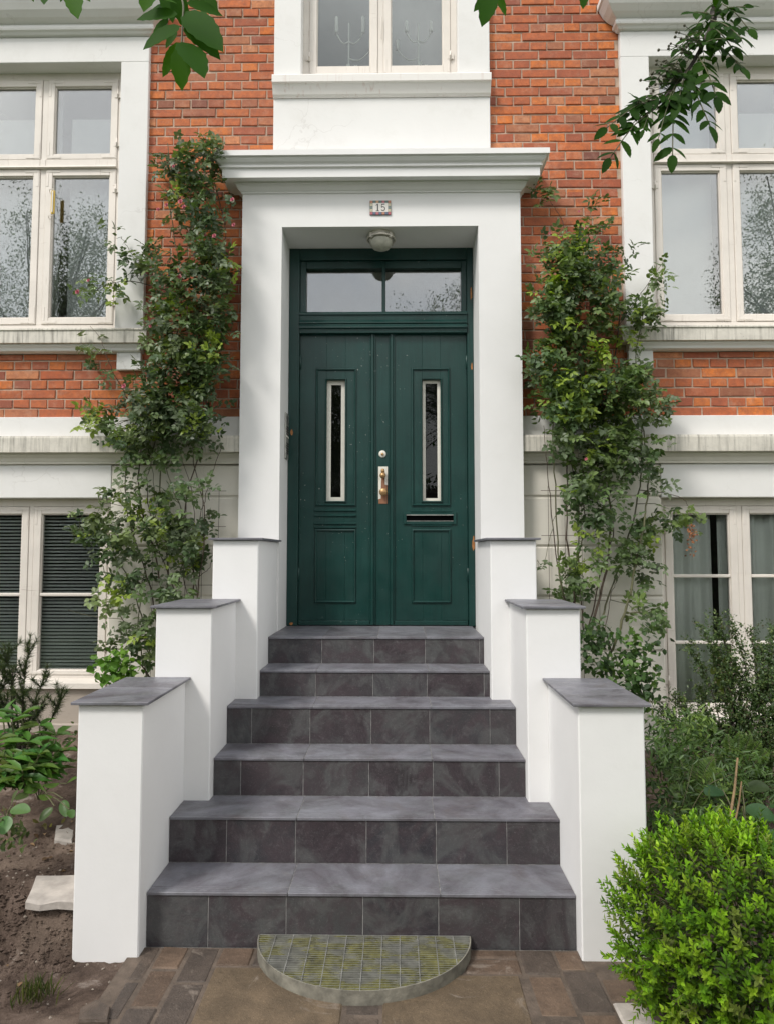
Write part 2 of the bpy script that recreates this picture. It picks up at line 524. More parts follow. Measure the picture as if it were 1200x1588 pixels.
def glass_mat(name, refl=.20, tintc=(.92, .95, .94)):
    m, N, L, B = new_mat(name)
    N.remove(B)
    t = N.new('ShaderNodeBsdfTransparent'); t.inputs['Color'].default_value = (*tintc, 1)
    g = N.new('ShaderNodeBsdfGlossy'); g.inputs['Roughness'].default_value = .004
    fz = N.new('ShaderNodeFresnel'); fz.inputs['IOR'].default_value = 1.45
    ad = N.new('ShaderNodeMath'); ad.operation = 'ADD'; ad.use_clamp = True; ad.inputs[1].default_value = refl
    v = mapping(N, L, (1, 1, .6))
    b = N.new('ShaderNodeBump'); b.inputs['Strength'].default_value = .007; b.inputs['Distance'].default_value = .05
    L.new(noise(N, L, v, 3.5, 2), b.inputs['Height']); L.new(b.outputs['Normal'], g.inputs['Normal'])
    L.new(fz.outputs[0], ad.inputs[0])
    mx = N.new('ShaderNodeMixShader')
    L.new(ad.outputs[0], mx.inputs[0]); L.new(t.outputs[0], mx.inputs[1]); L.new(g.outputs[0], mx.inputs[2])
    L.new(mx.outputs[0], N['Material Output'].inputs['Surface'])
    return m

M_RENDER = plaster('white_render', (.79, .79, .785), .05, bmp=.14)
M_PORTAL = plaster('white_portal_paint', (.785, .783, .775), .06, bmp=.07)
M_STUCCO = plaster('white_stucco', (.755, .75, .735), .16, cracks=.25, bmp=.14)
M_BASE = plaster('cream_basement_plaster', (.70, .67, .60), .22, (.36, .32, .26), cracks=.25, bmp=.16)
M_PLINTH = plaster('bare_plinth', (.40, .35, .30), .4, (.20, .16, .13), bmp=.4)
M_LEDGE = stained('stained_ledge', (.66, .63, .56))
def drip_stained(name, c):
    m, N, L, B = new_mat(name)
    v = mapping(N, L)
    a = ramp(N, L, noise(N, L, mapping(N, L, (34, 34, .8)), 1.0, 4, .6), [(.56, 0.0), (.70, .55)])
    k = ramp(N, L, noise(N, L, v, 3.0, 3), [(.45, 0.0), (.6, 1.0)])
    col = mix(N, L, mix(N, L, 1.0, a, k, 'MULTIPLY'), c, (.45, .30, .24))
    L.new(col, B.inputs['Base Color']); B.inputs['Roughness'].default_value = .75
    bump(N, L, B, noise(N, L, v, 30, 6), .15, .005)
    return m
M_DRIP = drip_stained('rust_dripped_stucco', (.74, .72, .69))
M_WOOD = old_paint('cream_window_paint', (.74, .69, .63))
M_DOOR = door_paint('dark_green_door_paint')
M_CHIP = plain('bare_rusty_wood', (.42, .17, .05), .7, .5, 40)
M_BRICK = brick_mat('red_brick')
M_MORTAR = plain('mortar', (.45, .34, .26), .95, .3, 18, .5, 90)
M_SLATE = slate('slate_riser')
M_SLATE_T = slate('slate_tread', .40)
M_GROUT = plain('grout', (.27, .265, .26), .9, .5, 30)
M_GLASS = glass_mat('window_glass', .17)
M_GLASS_D = glass_mat('dark_door_glass', 0.0, (.6, .62, .6))
M_GLASS_L = glass_mat('low_window_glass', .02)
M_ROOM = plain('room_wall', (.42, .43, .45), .9, .1)
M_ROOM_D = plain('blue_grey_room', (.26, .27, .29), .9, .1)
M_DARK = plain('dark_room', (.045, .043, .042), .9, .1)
M_BLIND = plain('pale_blind', (.84, .84, .85), .8, .05)
M_SLAT = plain('blind_slat', (.80, .80, .77), .45, .1)
M_CURTAIN = plain('grey_curtain', (.84, .83, .79), .9, .08)
M_RIM = plain('weathered_rim', (.20, .19, .155), .8, .5, 18, .6, 60)
M_STEEL = plain('galvanised_steel', (.44, .44, .41), .5, .35, 25, .25, 80, .75)
M_MOSS = plain('moss', (.100, .096, .024), .95, .8, 30, 1.0, 120)
M_BRASS = plain('worn_brass', (.42, .26, .12), .42, .3, 30, .1, 60, .6)
M_BROWNP = plain('brown_handle_plate', (.28, .13, .07), .5, .25)
M_TAPE = plain('masking_tape', (.74, .72, .64), .7, .08, 20)
M_CERAMIC = plain('glazed_tile', (.72, .70, .66), .25, .06)
M_BLACK = plain('slot_darkness', (.003, .003, .003), 1.0, .1, 6, 0, 60, 0.0, 0.0)
M_INK = plain('dark_numeral', (.035, .035, .035), .4, .1)
M_LAMP = plain('lamp_enamel', (.56, .53, .46), .35, .2, 14)
M_LAMPG = plain('frosted_lamp_glass', (.52, .51, .44), .3, .25, 20)
M_WHITE = plain('white_wax', (.80, .80, .78), .45, .04)
M_YELLOW = plain('yellow_plastic', (.62, .42, .06), .4, .1)
M_IRON = plain('dark_metal', (.06, .06, .06), .45, .2, 20, .1, 60, .5)
M_PAVER = aggregate('clay_paver', (.120, .080, .055), (.185, .125, .085), 180)
M_PAVER_D = aggregate('dark_paver', (.085, .066, .054), (.135, .100, .075), 180)
M_SLAB = aggregate('exposed_aggregate', (.150, .108, .066), (.170, .122, .076), 230)
M_SAND = soil_mat('garden_soil')
M_JOINT = plain('joint_sand', (.115, .088, .068), .95, .45, 14, .8, 120)
M_GRAVEL = plain('gravel_grain', (.26, .22, .18), .9, .4, 30)
M_STONE = plain('pale_stone', (.46, .42, .38), .9, .35, 9, .7, 40)
M_LEAF = leaf_mat('leaf')
M_LEAF_SOFT = leaf_mat('soft_leaf', .55, .33, .3)
M_ROWAN = leaf_mat('rowan_leaf', .6, .45, .12)
M_CANE = plain('rose_cane', (.075, .050, .034), .75, .5, 30)
M_CANE_G = plain('green_cane', (.10, .10, .045), .6, .4, 30)
M_BARK = plain('bark', (.055, .045, .036), .9, .5, 14, .8, 40)
M_STALK = plain('dry_stalk', (.27, .18, .095), .7, .3, 30)
M_PETAL = plain('pink_petal', (.62, .19, .24), .6, .3, 60)
M_BERRY = plain('unripe_berry', (.055, .055, .022), .45, .4, 60)
M_DRIED = plain('dried_flower', (.27, .105, .04), .85, .45, 50)
M_GRASS = plain('lawn', (.05, .085, .025), .95, .5, 3, .6, 50)
M_ASPHALT = plain('pavement_concrete', (.20, .19, .18), .9, .2, 5, .4, 90)

# ------------------------------------------------------------------ ground and path
gb = MB(); gb.add([(-300, -300, -.06), (300, -300, -.06), (300, 300, -.06), (-300, 300, -.06)], [(0, 1, 2, 3)])
gb.build('ground', M_GRASS, kind='structure', label='flat ground of the front garden reaching away behind the path')

pb = MB(); pb.box(-1.0, 1.0, -4.0, 2.875, -.10, -.004)
path = pb.build('path', M_JOINT, kind='structure', label='brown paved path leading to the foot of the steps')

def paver(name, x0, x1, y0, y1, mat, top=0.0, skew=0.0):
    b = MB(); g = .0022
    b.box(x0 + g, x1 - g, y0 + g, y1 - g, -.05, top + random.uniform(-.003, .003), .006)
    for i, v in enumerate(b.v):
        b.v[i] = (v[0] + skew * (2.88 - v[1]) + random.uniform(-.0025, .0025), v[1] + random.uniform(-.0025, .0025), v[2] + random.uniform(-.0012, .0012) + (v[0] - x0) * b_t[0] + (v[1] - y0) * b_t[1])
    return b.build(name, mat, path)
def pv(*a, **k):
    global b_t
    b_t = (random.uniform(-.004, .004), random.uniform(-.004, .004))
    return paver(*a, **k)
for y0, y1 in ((2.66, 2.87), (2.44, 2.65), (2.22, 2.43), (2.0, 2.21)):
    pv('paver', -.945, -.885, y0, y1, M_PAVER_D, -.002)
for y0, y1, m in ((2.73, 2.875, M_PAVER), (2.505, 2.725, M_PAVER), (2.28, 2.50, M_PAVER_D), (2.05, 2.275, M_PAVER)):
    pv('paver', -.88, -.768, y0, y1, m)
for y0, y1, m in ((2.645, 2.875, M_PAVER_D), (2.41, 2.64, M_PAVER_D), (2.175, 2.405, M_PAVER)):
    pv('paver', -.763, -.64, y0, y1, m)
for x0, x1, m in ((-.635, -.50, M_PAVER), (-.495, -.36, M_PAVER_D), (-.355, -.10, M_PAVER), (-.095, .14, M_PAVER_D), (.145, .325, M_PAVER)):
    pv('paver', x0, x1, 2.75, 2.872, m)
pv('slab', -.635, -.118, 2.13, 2.745, M_SLAB)
pv('slab', .018, .535, 2.13, 2.705, M_SLAB)
for y0, y1, m in ((2.47, 2.60, M_PAVER_D), (2.235, 2.465, M_PAVER_D), (2.0, 2.23, M_PAVER)):
    pv('paver', -.112, .012, y0, y1, m)
pv('paver', -.112, .012, 2.605, 2.745, M_PAVER)
pv('paver', .33, .552, 2.712, 2.808, M_PAVER); pv('paver', .33, .552, 2.813, 2.872, M_PAVER)
for y0, y1, m in ((2.712, 2.87, M_PAVER_D), (2.475, 2.707, M_PAVER), (2.24, 2.47, M_PAVER_D)):
    pv('paver', .557, .692, y0, y1, m, skew=.03)
for y0, y1, m in ((2.74, 2.868, M_PAVER), (2.50, 2.735, M_PAVER_D), (2.26, 2.495, M_PAVER)):
    pv('paver', .697, .80 if y1 > 2.8 else .83, y0, y1, m, skew=.02)
pv('paver', .838, .955, 2.56, 2.69, M_PAVER); pv('paver', .838, .955, 2.44, 2.555, M_STONE)
for k in range(9):
    pv('paver', -.635 + k * .13, -.51 + k * .13, 1.88, 2.12, M_PAVER if k % 3 else M_PAVER_D)

from mathutils import noise as mn
def bank(y, a, b):
    t = min(1, max(0, (y - a) / (b - a))); return t * t * (3 - 2 * t)
def soil_h(x, y):
    if x < 0:
        side = bank(-x, 1.19, 1.25)
        h = .20 * bank(y, 2.79, 2.88) * side + max(0, y - 3.05) * .165 * side
    else:
        side = bank(x, .98, 1.2)
        h = .12 * bank(y, 2.7, 3.1) * side + max(0, y - 3.05) * .14 * side
    n = mn.fractal(Vector((x * 5, y * 5, 0)), 1.0, 2.0, 5)
    n2 = mn.fractal(Vector((x * 22, y * 22, 4)), 1.0, 2.0, 4)
    return h - .022 + .012 * n + .012 * n2 * (0.35 + bank(y, 2.78, 2.85)) + .03 * n2 * bank(y, 2.76, 2.80) * (1 - bank(y, 2.86, 2.92)) * (1 if x < -1.24 else 0)
def soil_sheet(x0, x1, y0, y1, nx, ny, lab):
    vs = []
    for j in range(ny + 1):
        for i in range(nx + 1):
            x = x0 + (x1 - x0) * i / nx; y = y0 + (y1 - y0) * j / ny
            vs.append((x, y, soil_h(x, y)))
    fs = [(j * (nx + 1) + i, j * (nx + 1) + i + 1, (j + 1) * (nx + 1) + i + 1, (j + 1) * (nx + 1) + i) for j in range(ny) for i in range(nx)]
    b = MB(); b.add(vs, fs, True)
    return b.build('garden_soil', M_SAND, kind='structure', label=lab)
soil_sheet(-3.6, -.93, 1.7, 4.62, 150, 165, 'bare brown garden soil sloping up to the house left of the steps')
soil_sheet(.80, 3.6, 1.7, 4.62, 110, 115, 'planted garden soil to the right of the steps')

# clods, gravel and pebbles on the soil
def scatter_stones(n, fx, fy, sz, mat, name, lab):
    b = MB()
    for _ in range(n):
        x, y = fx(), fy()
        s = sz * min(1.8, random.lognormvariate(0, .4))
        z = soil_h(x, y) + s * .2
        vs = []
        for a in ((1, 0, 0), (-1, 0, 0), (0, 1, 0), (0, -1, 0), (0, 0, .8), (0, 0, -.8)):
            k = s * random.uniform(.6, 1.3)
            vs.append((x + a[0] * k, y + a[1] * k, z + a[2] * k))
        b.add(vs, [(0, 2, 4), (2, 1, 4), (1, 3, 4), (3, 0, 4), (2, 0, 5), (1, 2, 5), (3, 1, 5), (0, 3, 5)])
    return b.build(name, mat, kind='stuff', label=lab)
scatter_stones(1700, lambda: random.uniform(-2.1, -1.24), lambda: random.uniform(2.3, 3.4), .0055, M_SAND, 'soil_clods', 'loose dark clods of soil beside the left pillar')
scatter_stones(1400, lambda: random.uniform(-1.75, -1.2), lambda: random.uniform(2.72, 2.98), .0075, M_SAND, 'soil_clods', 'dark crumbly clods on the bank below the pale slab')
scatter_stones(260, lambda: random.uniform(-1.9, -.95), lambda: random.uniform(2.35, 3.3), .0042, M_GRAVEL, 'gravel', 'pale gravel grains on the soil beside the left pillar')
scatter_stones(160, lambda: random.uniform(.85, 1.3), lambda: random.uniform(2.3, 2.8), .0045, M_GRAVEL, 'gravel', 'pale gravel grains under the bright green shrub')

def rough_block(name, pts, z0, z1, mat, label, cat):
    """irregular flat stone from an outline on the ground"""
    n = len(pts); b = MB()
    vs = [(x, y, z0) for x, y in pts] + [(x, y, z1 - .008 + random.uniform(-.004, .004)) for x, y in pts]
    cx = sum(p[0] for p in pts) / n; cy = sum(p[1] for p in pts) / n
    vs += [(cx + (x - cx) * .93, cy + (y - cy) * .93, z1 + random.uniform(-.003, .003)) for x, y in pts]
    fs = [(i, (i + 1) % n, n + (i + 1) % n, n + i) for i in range(n)] + [(n + i, n + (i + 1) % n, 2 * n + (i + 1) % n, 2 * n + i) for i in range(n)]
    fs += [tuple(range(2 * n, 3 * n))]
    b.add(vs, fs)
    return b.build(name, mat, label=label, category=cat)
q = [on_level(*p, .200) for p in ((40, 1396), (62, 1399), (90, 1396), (118, 1398), (122, 1355), (90, 1356), (56, 1357), (50, 1375))]
rough_block('stone_slab', [(p.x, p.y) for p in q], .165, .200, M_STONE, 'pale flat stone slab in the soil beside the lowest left pillar', 'slab')
q = [on_level(*p, .245) for p in ((85, 1300), (112, 1304), (118, 1272), (104, 1262), (88, 1276))]
rough_block('stone', [(p.x, p.y) for p in q], .18, .245, M_STONE, 'rough pale stone half buried in soil above the flat slab', 'stone')
q = [on_level(*p, .015) for p in ((122, 1583), (168, 1580), (172, 1560), (150, 1550), (125, 1562))]
rough_block('broken_paver', [(p.x, p.y) for p in q], -.04, .015, M_PAVER_D, 'broken dark paver lying in the mud at the bottom left', 'paver')

# ------------------------------------------------------------------ staircase
SY = [2.886, 3.153, 3.426, 3.679, 3.930, 4.176, 4.80]
SZ = [0.211, 0.412, 0.594, 0.790, 0.936, 1.095]
XS = [(-.955, .799), (-.955, .799), (-.830, .699), (-.830, .699), (-.707, .596), (-.707, .596)]
stair = thing('staircase', 'six slate-tiled steps between stepped white rendered side walls', 'staircase')
core = MB()
for k in range(6):
    x0, x1 = XS[k]
    yb = SY[k + 1] + .02 if k < 5 else 4.88
    core.box(x0 + .002, x1 - .002, SY[k] + .0022, yb, (SZ[k - 2] if k > 1 else -.05), SZ[k] - .0026)
core.build('step_core', M_GROUT, stair)
RJ = [-.70, -.385, -.07, .245, .565]
TJ = [-.38, .245]
def tiles(x0, x1, joints):
    e = [x0] + sorted(j for j in joints if x0 + .02 < j < x1 - .02) + [x1]
    return list(zip(e[:-1], e[1:]))
for k in range(6):
    x0, x1 = XS[k]
    zb = SZ[k - 1] if k else -.01
    for a, b in tiles(x0, x1, [j + random.uniform(-.006, .006) for j in RJ]):
        t = MB(); t.box(a + .0018, b - .0018, SY[k], SY[k] + .013, zb + .002, SZ[k] - .0125, .0012)
        t.build('riser_tile', M_SLATE, stair)
    back = SY[k + 1] if k < 5 else 4.815
    segs = tiles(x0 + .001 if k < 5 else -.707, x1 - .001 if k < 5 else .596, [j + random.uniform(-.008, .008) for j in TJ] + ([-.046] if k == 5 else []))
    for a, b in segs:
        t = MB()
        y0, zt = SY[k] - .006, SZ[k]
        # cross-section along depth with anti-slip grooves near the front edge
        prof = [(y0, zt - .011), (y0, zt - .0015), (y0 + .0015, zt)]
        for g in (.018, .032, .046):
            prof += [(y0 + g, zt), (y0 + g + .0012, zt - .003), (y0 + g + .0048, zt - .003), (y0 + g + .006, zt)]
        prof += [(back - .001, zt), (back - .001, zt - .011)]
        n = len(prof)
        aa, bb = a + .0020, b - .0020
        vs = [(aa, y, z) for y, z in prof] + [(bb, y, z) for y, z in prof]
        fs = [(i, i + 1, n + i + 1, n + i) for i in range(n - 1)] + [(n - 1, 0, n, 2 * n - 1), tuple(range(n)), tuple(range(n, 2 * n))]
        t.add(vs, fs)
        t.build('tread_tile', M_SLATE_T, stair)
    # floor of the notch beside the next, narrower flight
    if k in (1, 3):
        nx = XS[k + 1]
        yf = 3.357 if k == 1 else 3.856
# stepped side walls with slate copings
CHEEK = [(-1.222, -.955, 2.805, 3.357, .986, 'L'), (-1.106, -.830, 3.357, 3.856, 1.332, 'L'), (-.966, -.707, 3.856, 4.475, 1.675, 'L'),
         (.799, 1.064, 2.805, 3.357, .986, 'R'), (.699, .960, 3.357, 3.856, 1.332, 'R'), (.596, .853, 3.856, 4.475, 1.675, 'R')]
CNAME = {0: 'lowest', 1: 'middle', 2: 'uppermost'}
for i, (x0, x1, y0, y1, z, s) in enumerate(CHEEK):
    b = MB(); b.box(x0, x1, y0, y1 + (.0 if i % 3 == 2 else .003), -.06, z, .005)
    w = b.build('side_wall', M_RENDER, stair, label=CNAME[i % 3] + ' white rendered pier ' + ('left' if s == 'L' else 'right') + ' of the steps')
    oi, oo = .026, .022
    cx0, cx1 = (x0 - oo, x1 + oi) if s == 'L' else (x0 - oi, x1 + oo)
    cut = y0 + (y1 - y0) * .52
    for a, c in ((y0 - .024, cut), (cut, y1 - .001)):
        t = MB(); t.box(cx0, cx1, a + .0008, c - .0008, z + .001, z + .0125, .0015)
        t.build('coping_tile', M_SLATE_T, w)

# ------------------------------------------------------------------ half-round boot grate
grate = thing('boot_grate', 'half-round galvanised grate with mossy bars before the bottom step', 'grate')
GX, GY, GR, GZ = -.061, 2.882, .43, .048
GRY = .358
def gpt(t, r=1.0): return (GX + GR * r * math.cos(t), GY - GRY * r * math.sin(t))
b = MB(); n = 48
vs = []
for k in range(n + 1):
    t = math.pi * k / n
    x, y = gpt(t); xi, yi = gpt(t, .988)
    vs += [(x, y, -.01), (x, y, GZ), (xi, yi, GZ), (xi, yi, -.01)]
fs = []
for k in range(n):
    for j in range(4):
        fs.append((k * 4 + j, k * 4 + (j + 1) % 4, k * 4 + 4 + (j + 1) % 4, k * 4 + 4 + j))
b.add(vs, fs); b.build('rim', M_RIM, grate)
b = MB(); b.box(GX - GR, GX + GR, GY - .004, GY, .0, GZ); b.build('back_bar', M_STEEL, grate)
for k in range(1, 12):
    x = GX - GR + 2 * GR * k / 12
    d = GRY * math.sqrt(max(0, 1 - ((x - GX) / GR) ** 2))
    b = MB(); b.box(x - .0018, x + .0018, GY - d + .004, GY - .004, GZ - .030, GZ - .001); b.build('cross_bar', M_STEEL, grate)
for k in range(1, 25):
    y = GY - GRY * k / 25.3
    hw = GR * math.sqrt(max(0, 1 - ((GY - y) / GRY) ** 2)) - .004
    b = MB(); b.box(GX - hw, GX + hw, y - .0009, y + .0009, GZ - .020, GZ - .0018); b.build('thin_bar', M_STEEL, grate)
b = MB(); pts = [gpt(math.pi * k / 32, .985) for k in range(33)]
vs = [(GX, GY - .002, .040)]
for rr_ in range(1, 29):
    for k in range(97):
        x, y = gpt(math.pi * k / 96, .985 * rr_ / 28)
        vs.append((x, min(y, GY - .003), min(.0456, .0428 + .022 * mn.fractal(Vector((x * 7, y * 15, 2)), 1.0, 2.0, 4))))
fs = [(0, 1 + k, 2 + k) for k in range(96)] + [(1 + r_ * 97 + k, 1 + (r_ + 1) * 97 + k, 2 + (r_ + 1) * 97 + k, 2 + r_ * 97 + k) for r_ in range(27) for k in range(96)]
b.add(vs, fs, True)
b.build('moss', M_MOSS, grate, kind='stuff', label='yellow green moss filling the grate')

# ------------------------------------------------------------------ house
house = thing('house', 'red brick townhouse front with white stucco trim and a dark green door', 'house')
YB = 4.604            # brick face
# --- brick walls
CH, JT = .0667, .0092
def brick_box(x0, x1, z0, z1, jit):
    """one brick with an uneven, slightly worn front: back ring, shoulder ring, front ring"""
    r = lambda a: random.uniform(-a, a)
    e = .004
    yb, ys_, yf = YB + .03, YB + .004, YB - random.uniform(-.0015, .003)
    b1 = [(x0, z0), (x1, z0), (x1, z1), (x0, z1)]
    sh = [(x + r(jit), z + r(jit)) for x, z in b1]
    cx, cz = (x0 + x1) / 2, (z0 + z1) / 2
    fr = [(x + (e + r(.0018)) * (1 if x < cx else -1), z + (e + r(.0018)) * (1 if z < cz else -1)) for x, z in sh]
    vs = [(x, yb, z) for x, z in b1] + [(x, ys_, z) for x, z in sh] + [(x, yf + r(.0012), z) for x, z in fr]
    fs = []
    for a in (0, 4):
        for i in range(4):
            j = (i + 1) % 4
            fs.append((a + i, a + j, a + 4 + j, a + 4 + i))
    fs.append((8, 9, 10, 11))
    return vs, fs
def bond(x0, x1, zlo, zhi):
    out = []
    k = 0
    while 2.530 + k * CH < zhi:
        z = 2.530 + k * CH
        if z + CH > zlo + .02:
            st = k % 2 == 0
            w = .238 if st else .119
            off = (0 if (k // 2) % 2 == 0 else .119) if st else .0595
            x = math.floor((x0 - off) / w) * w + off
            while x < x1:
                a, c = max(x, x0), min(x + w - JT, x1)
                if c - a > .03: out.append((a, c, z, min(z + CH - JT, zhi)))
                x += w
        k += 1
    return out
bricks = []
bricks += bond(-1.664, -.955, 2.53, 4.10) + bond(-1.664, -.784, 4.10, 5.80)
bricks += bond(.893, 1.622, 2.53, 4.10) + bond(.722, 1.622, 4.10, 5.80)
bricks += [b for b in bond(-3.24, -1.664, 2.53, 2.97)] + [b for b in bond(1.622, 3.24, 2.53, 2.97)]
def rank(b):
    x, z = (b[0] + b[1]) / 2, (b[2] + b[3]) / 2
    s = 0
    if z > 4.30: s = 3
    elif abs(x) > 1.70 and abs(x) < 2.75: s = 3.2
    elif x > 0 and z > 3.75: s = 2.6
    elif x < 0 and z > 3.3 and (x < -1.45): s = 1.8
    if z > 5.62 or abs(x) > 2.85: s = .5
    return s * 10 + (b[1] - b[0])
bricks.sort(key=rank, reverse=True)
mb = MB()
mb.box(-1.70, -.75, YB + .0055, 4.74, 2.50, 7.0); mb.box(-3.30, -1.70, YB + .0055, 4.74, 2.50, 3.05); mb.box(-3.30, -1.70, YB + .0055, 4.74, 5.12, 7.0)
mb.box(.70, 1.66, YB + .0055, 4.74, 2.50, 7.0); mb.box(1.66, 3.30, YB + .0055, 4.74, 2.50, 3.05); mb.box(1.66, 3.30, YB + .0055, 4.74, 5.12, 7.0)
brick_wall = mb.build('brick_wall', M_MORTAR, house)
VAR = {}
for kind, wd in (('s', .2275), ('h', .1085)):
    VAR[kind] = []
    for v in range(7):
        m_ = MB(); vs, fs = brick_box(-wd / 2, wd / 2, -(CH - JT) / 2, (CH - JT) / 2, .0018)
        m_.add([(x, y - YB, z) for x, y, z in vs], fs)
        me = m_.mesh('brick'); me.materials.append(M_BRICK); VAR[kind].append(me)
NIND = 300
for (a, c, z0, z1) in bricks[:NIND]:
    w = c - a
    kind = 's' if w > .15 else 'h'
    o = bpy.data.objects.new('brick', random.choice(VAR[kind]))
    C.objects.link(o)
    o.parent = brick_wall
    o.location = ((a + c) / 2 + random.uniform(-.0015, .0015), YB + random.uniform(-.002, .002), (z0 + z1) / 2 + random.uniform(-.001, .001))
    o.scale = (w / (.2275 if kind == 's' else .1085), 1, (z1 - z0) / (CH - JT))
rest = MB(); rv = []
for (a, c, z0, z1) in bricks[NIND:]:
    vs, fs = brick_box(a, c, z0, z1, .0018)
    rest.add(vs, fs); rv += [random.random()] * len(vs)
me = rest.mesh('bricks'); at_ = me.attributes.new('rnd', 'FLOAT', 'POINT'); at_.data.foreach_set('value', rv)
link('bricks', me, M_BRICK, brick_wall, kind='stuff')
# walls beyond the picture
def brick_tex():
    m, N, L, B = new_mat('far_brick')
    tc = N.new('ShaderNodeTexCoord'); sp = N.new('ShaderNodeSeparateXYZ'); cb = N.new('ShaderNodeCombineXYZ')
    L.new(tc.outputs['Object'], sp.inputs[0]); L.new(sp.outputs['X'], cb.inputs['X']); L.new(sp.outputs['Z'], cb.inputs['Y'])
    t = N.new('ShaderNodeTexBrick'); L.new(cb.outputs[0], t.inputs['Vector'])
    t.inputs['Scale'].default_value = 1; t.inputs['Brick Width'].default_value = .238; t.inputs['Row Height'].default_value = .0667; t.inputs['Mortar Size'].default_value = .006
    t.inputs['Color1'].default_value = (.46, .12, .05, 1); t.inputs['Color2'].default_value = (.33, .085, .045, 1); t.inputs['Mortar'].default_value = (.42, .33, .26, 1)
    L.new(t.outputs['Color'], B.inputs['Base Color']); B.inputs['Roughness'].default_value = .9
    return m
M_FARBRICK = brick_tex()
for s in (-1, 1):
    b = MB(); b.box(s * 3.30, s * 6.5, YB, 5.4, 2.53, 7.0); b.build('side_brickwork', M_FARBRICK, house)
    b = MB(); b.box(s * 3.16, s * 6.5, 4.59, 5.4, -.1, 2.53); b.build('side_basement', M_BASE, house)
b = MB(); b.box(-6.5, 6.5, 5.45, 9.0, -.1, 7.2); b.build('house_body', M_ROOM, house)

# --- basement storey
zj = [.20, .619, .955, 1.315, 1.649, 1.982, 2.205]
def courses(x0, x1):
    for a, c in zip(zj[:-1], zj[1:]):
        b = MB(); b.box(x0, x1, 4.59, 4.80, a + .006, c - .006, .007)
        b.build('plaster_course', M_BASE, basement)
for xa, xb in ((-1.862, -.90), (.85, 1.842)):
    b = MB(); b.box(xa + .01, xb - .01, 4.602, 4.79, .1, 2.20)
    basement = b.build('basement_wall', M_BASE, house)
    courses(xa, xb)
for x0, x1 in ((-3.16, -1.863), (1.843, 3.16)):
    b = MB(); b.box(x0, x1, 4.588, 4.80, 1.977, 2.204, .003); b.build('basement_lintel', M_STUCCO, house)
for x0, x1 in ((-3.16, -3.02), (2.95, 3.16)):
    b = MB(); b.box(x0, x1, 4.59, 4.80, .1, 1.976); b.build('basement_pier', M_BASE, house)
b = MB(); b.box(-3.16, -1.863, 4.60, 4.80, .05, .70); b.build('basement_plinth', M_PLINTH, house)
b = MB(); b.box(1.843, 3.16, 4.60, 4.80, .05, .52); b.build('basement_plinth', M_PLINTH, house)
b = MB(); b.box(-3.3, -1.75, 4.56, 4.598, .05, .475, .006); b.build('plinth_foot', M_PLINTH, house)
for x0, x1 in ((-3.35, -.955), (.893, 3.35)):
    b = MB(); b.box(x0, x1, 4.578, 4.75, 2.386, 2.529, .003); b.build('string_band', M_STUCCO, house)
    b = MB(); b.moulding([(.078, 2.3855), (.082, 2.370), (.080, 2.276), (.070, 2.274)], x0, x1, 4.58, 4.74, ret=False); b.build('string_ledge', M_LEDGE, house)
    b = MB(); b.moulding([(.050, 2.2735), (.048, 2.262), (.030, 2.245), (.024, 2.225), (.020, 2.222), (.018, 2.2055), (.0, 2.2052)], x0, x1, 4.588, 4.74, ret=False); b.build('string_moulding', M_BASE, house)

# --- portal round the door
b = MB()
YP = 4.475
PX0, PX1, OX0, OX1, OZ = -.968, .902, -.699, .619, 3.80
outl = [(PX0, .9), (OX0, .9), (OX0, OZ), (OX1, OZ), (OX1, .9), (PX1, .9), (PX1, 4.20), (PX0, 4.20)]
n = len(outl)
b.add([(x, YP, z) for x, z in outl] + [(x, 4.90, z) for x, z in outl], [(0, 1, 2, 7), (2, 3, 6, 7), (3, 4, 5, 6)] + [(n + 7, n + 2, n + 1, n), (n + 7, n + 6, n + 3, n + 2), (n + 6, n + 5, n + 4, n + 3)] + [(i, (i + 1) % n, n + (i + 1) % n, n + i) for i in range(n)])
portal = b.build('portal', M_PORTAL, house, label='plain white painted door surround')
b = MB()
prof = [(0, 4.262), (.10, 4.248), (.166, 4.240), (.166, 4.204), (.150, 4.2035), (.147, 4.192), (.135, 4.178), (.122, 4.170), (.118, 4.166), (.118, 4.158), (.126, 4.155), (.126, 4.148), (.118, 4.1445), (.111, 4.141), (.111, 4.084),
        (.103, 4.084), (.101, 4.090), (.046, 4.092), (.046, 4.080), (.038, 4.079), (.032, 4.064), (.020, 4.048), (.009, 4.040), (.009, 4.031), (0, 4.030)]
b.moulding(prof, PX0, PX1, YP, 4.60)
b.build('cornice', M_PORTAL, portal)

# --- stucco bay above the portal with its window
b = MB()
BX0, BX1 = -.781, .718
b.box(BX0, BX1, 4.56, 4.80, 4.20, 4.76, .003); b.box(BX0, -.592, 4.56, 4.80, 4.89, 7.0, .003); b.box(.499, BX1, 4.56, 4.80, 4.89, 7.0, .003)
bay = b.build('stucco_bay', M_STUCCO, house)
b = MB(); b.moulding([(.062, 4.893), (.066, 4.886), (.066, 4.838), (.052, 4.834), (.046, 4.825), (.030, 4.79), (.024, 4.775), (.010, 4.765), (.010, 4.7615)], BX0 - .002, BX1 + .002, 4.56, 4.80, ret=False)
b.build('window_sill', M_DRIP, bay)

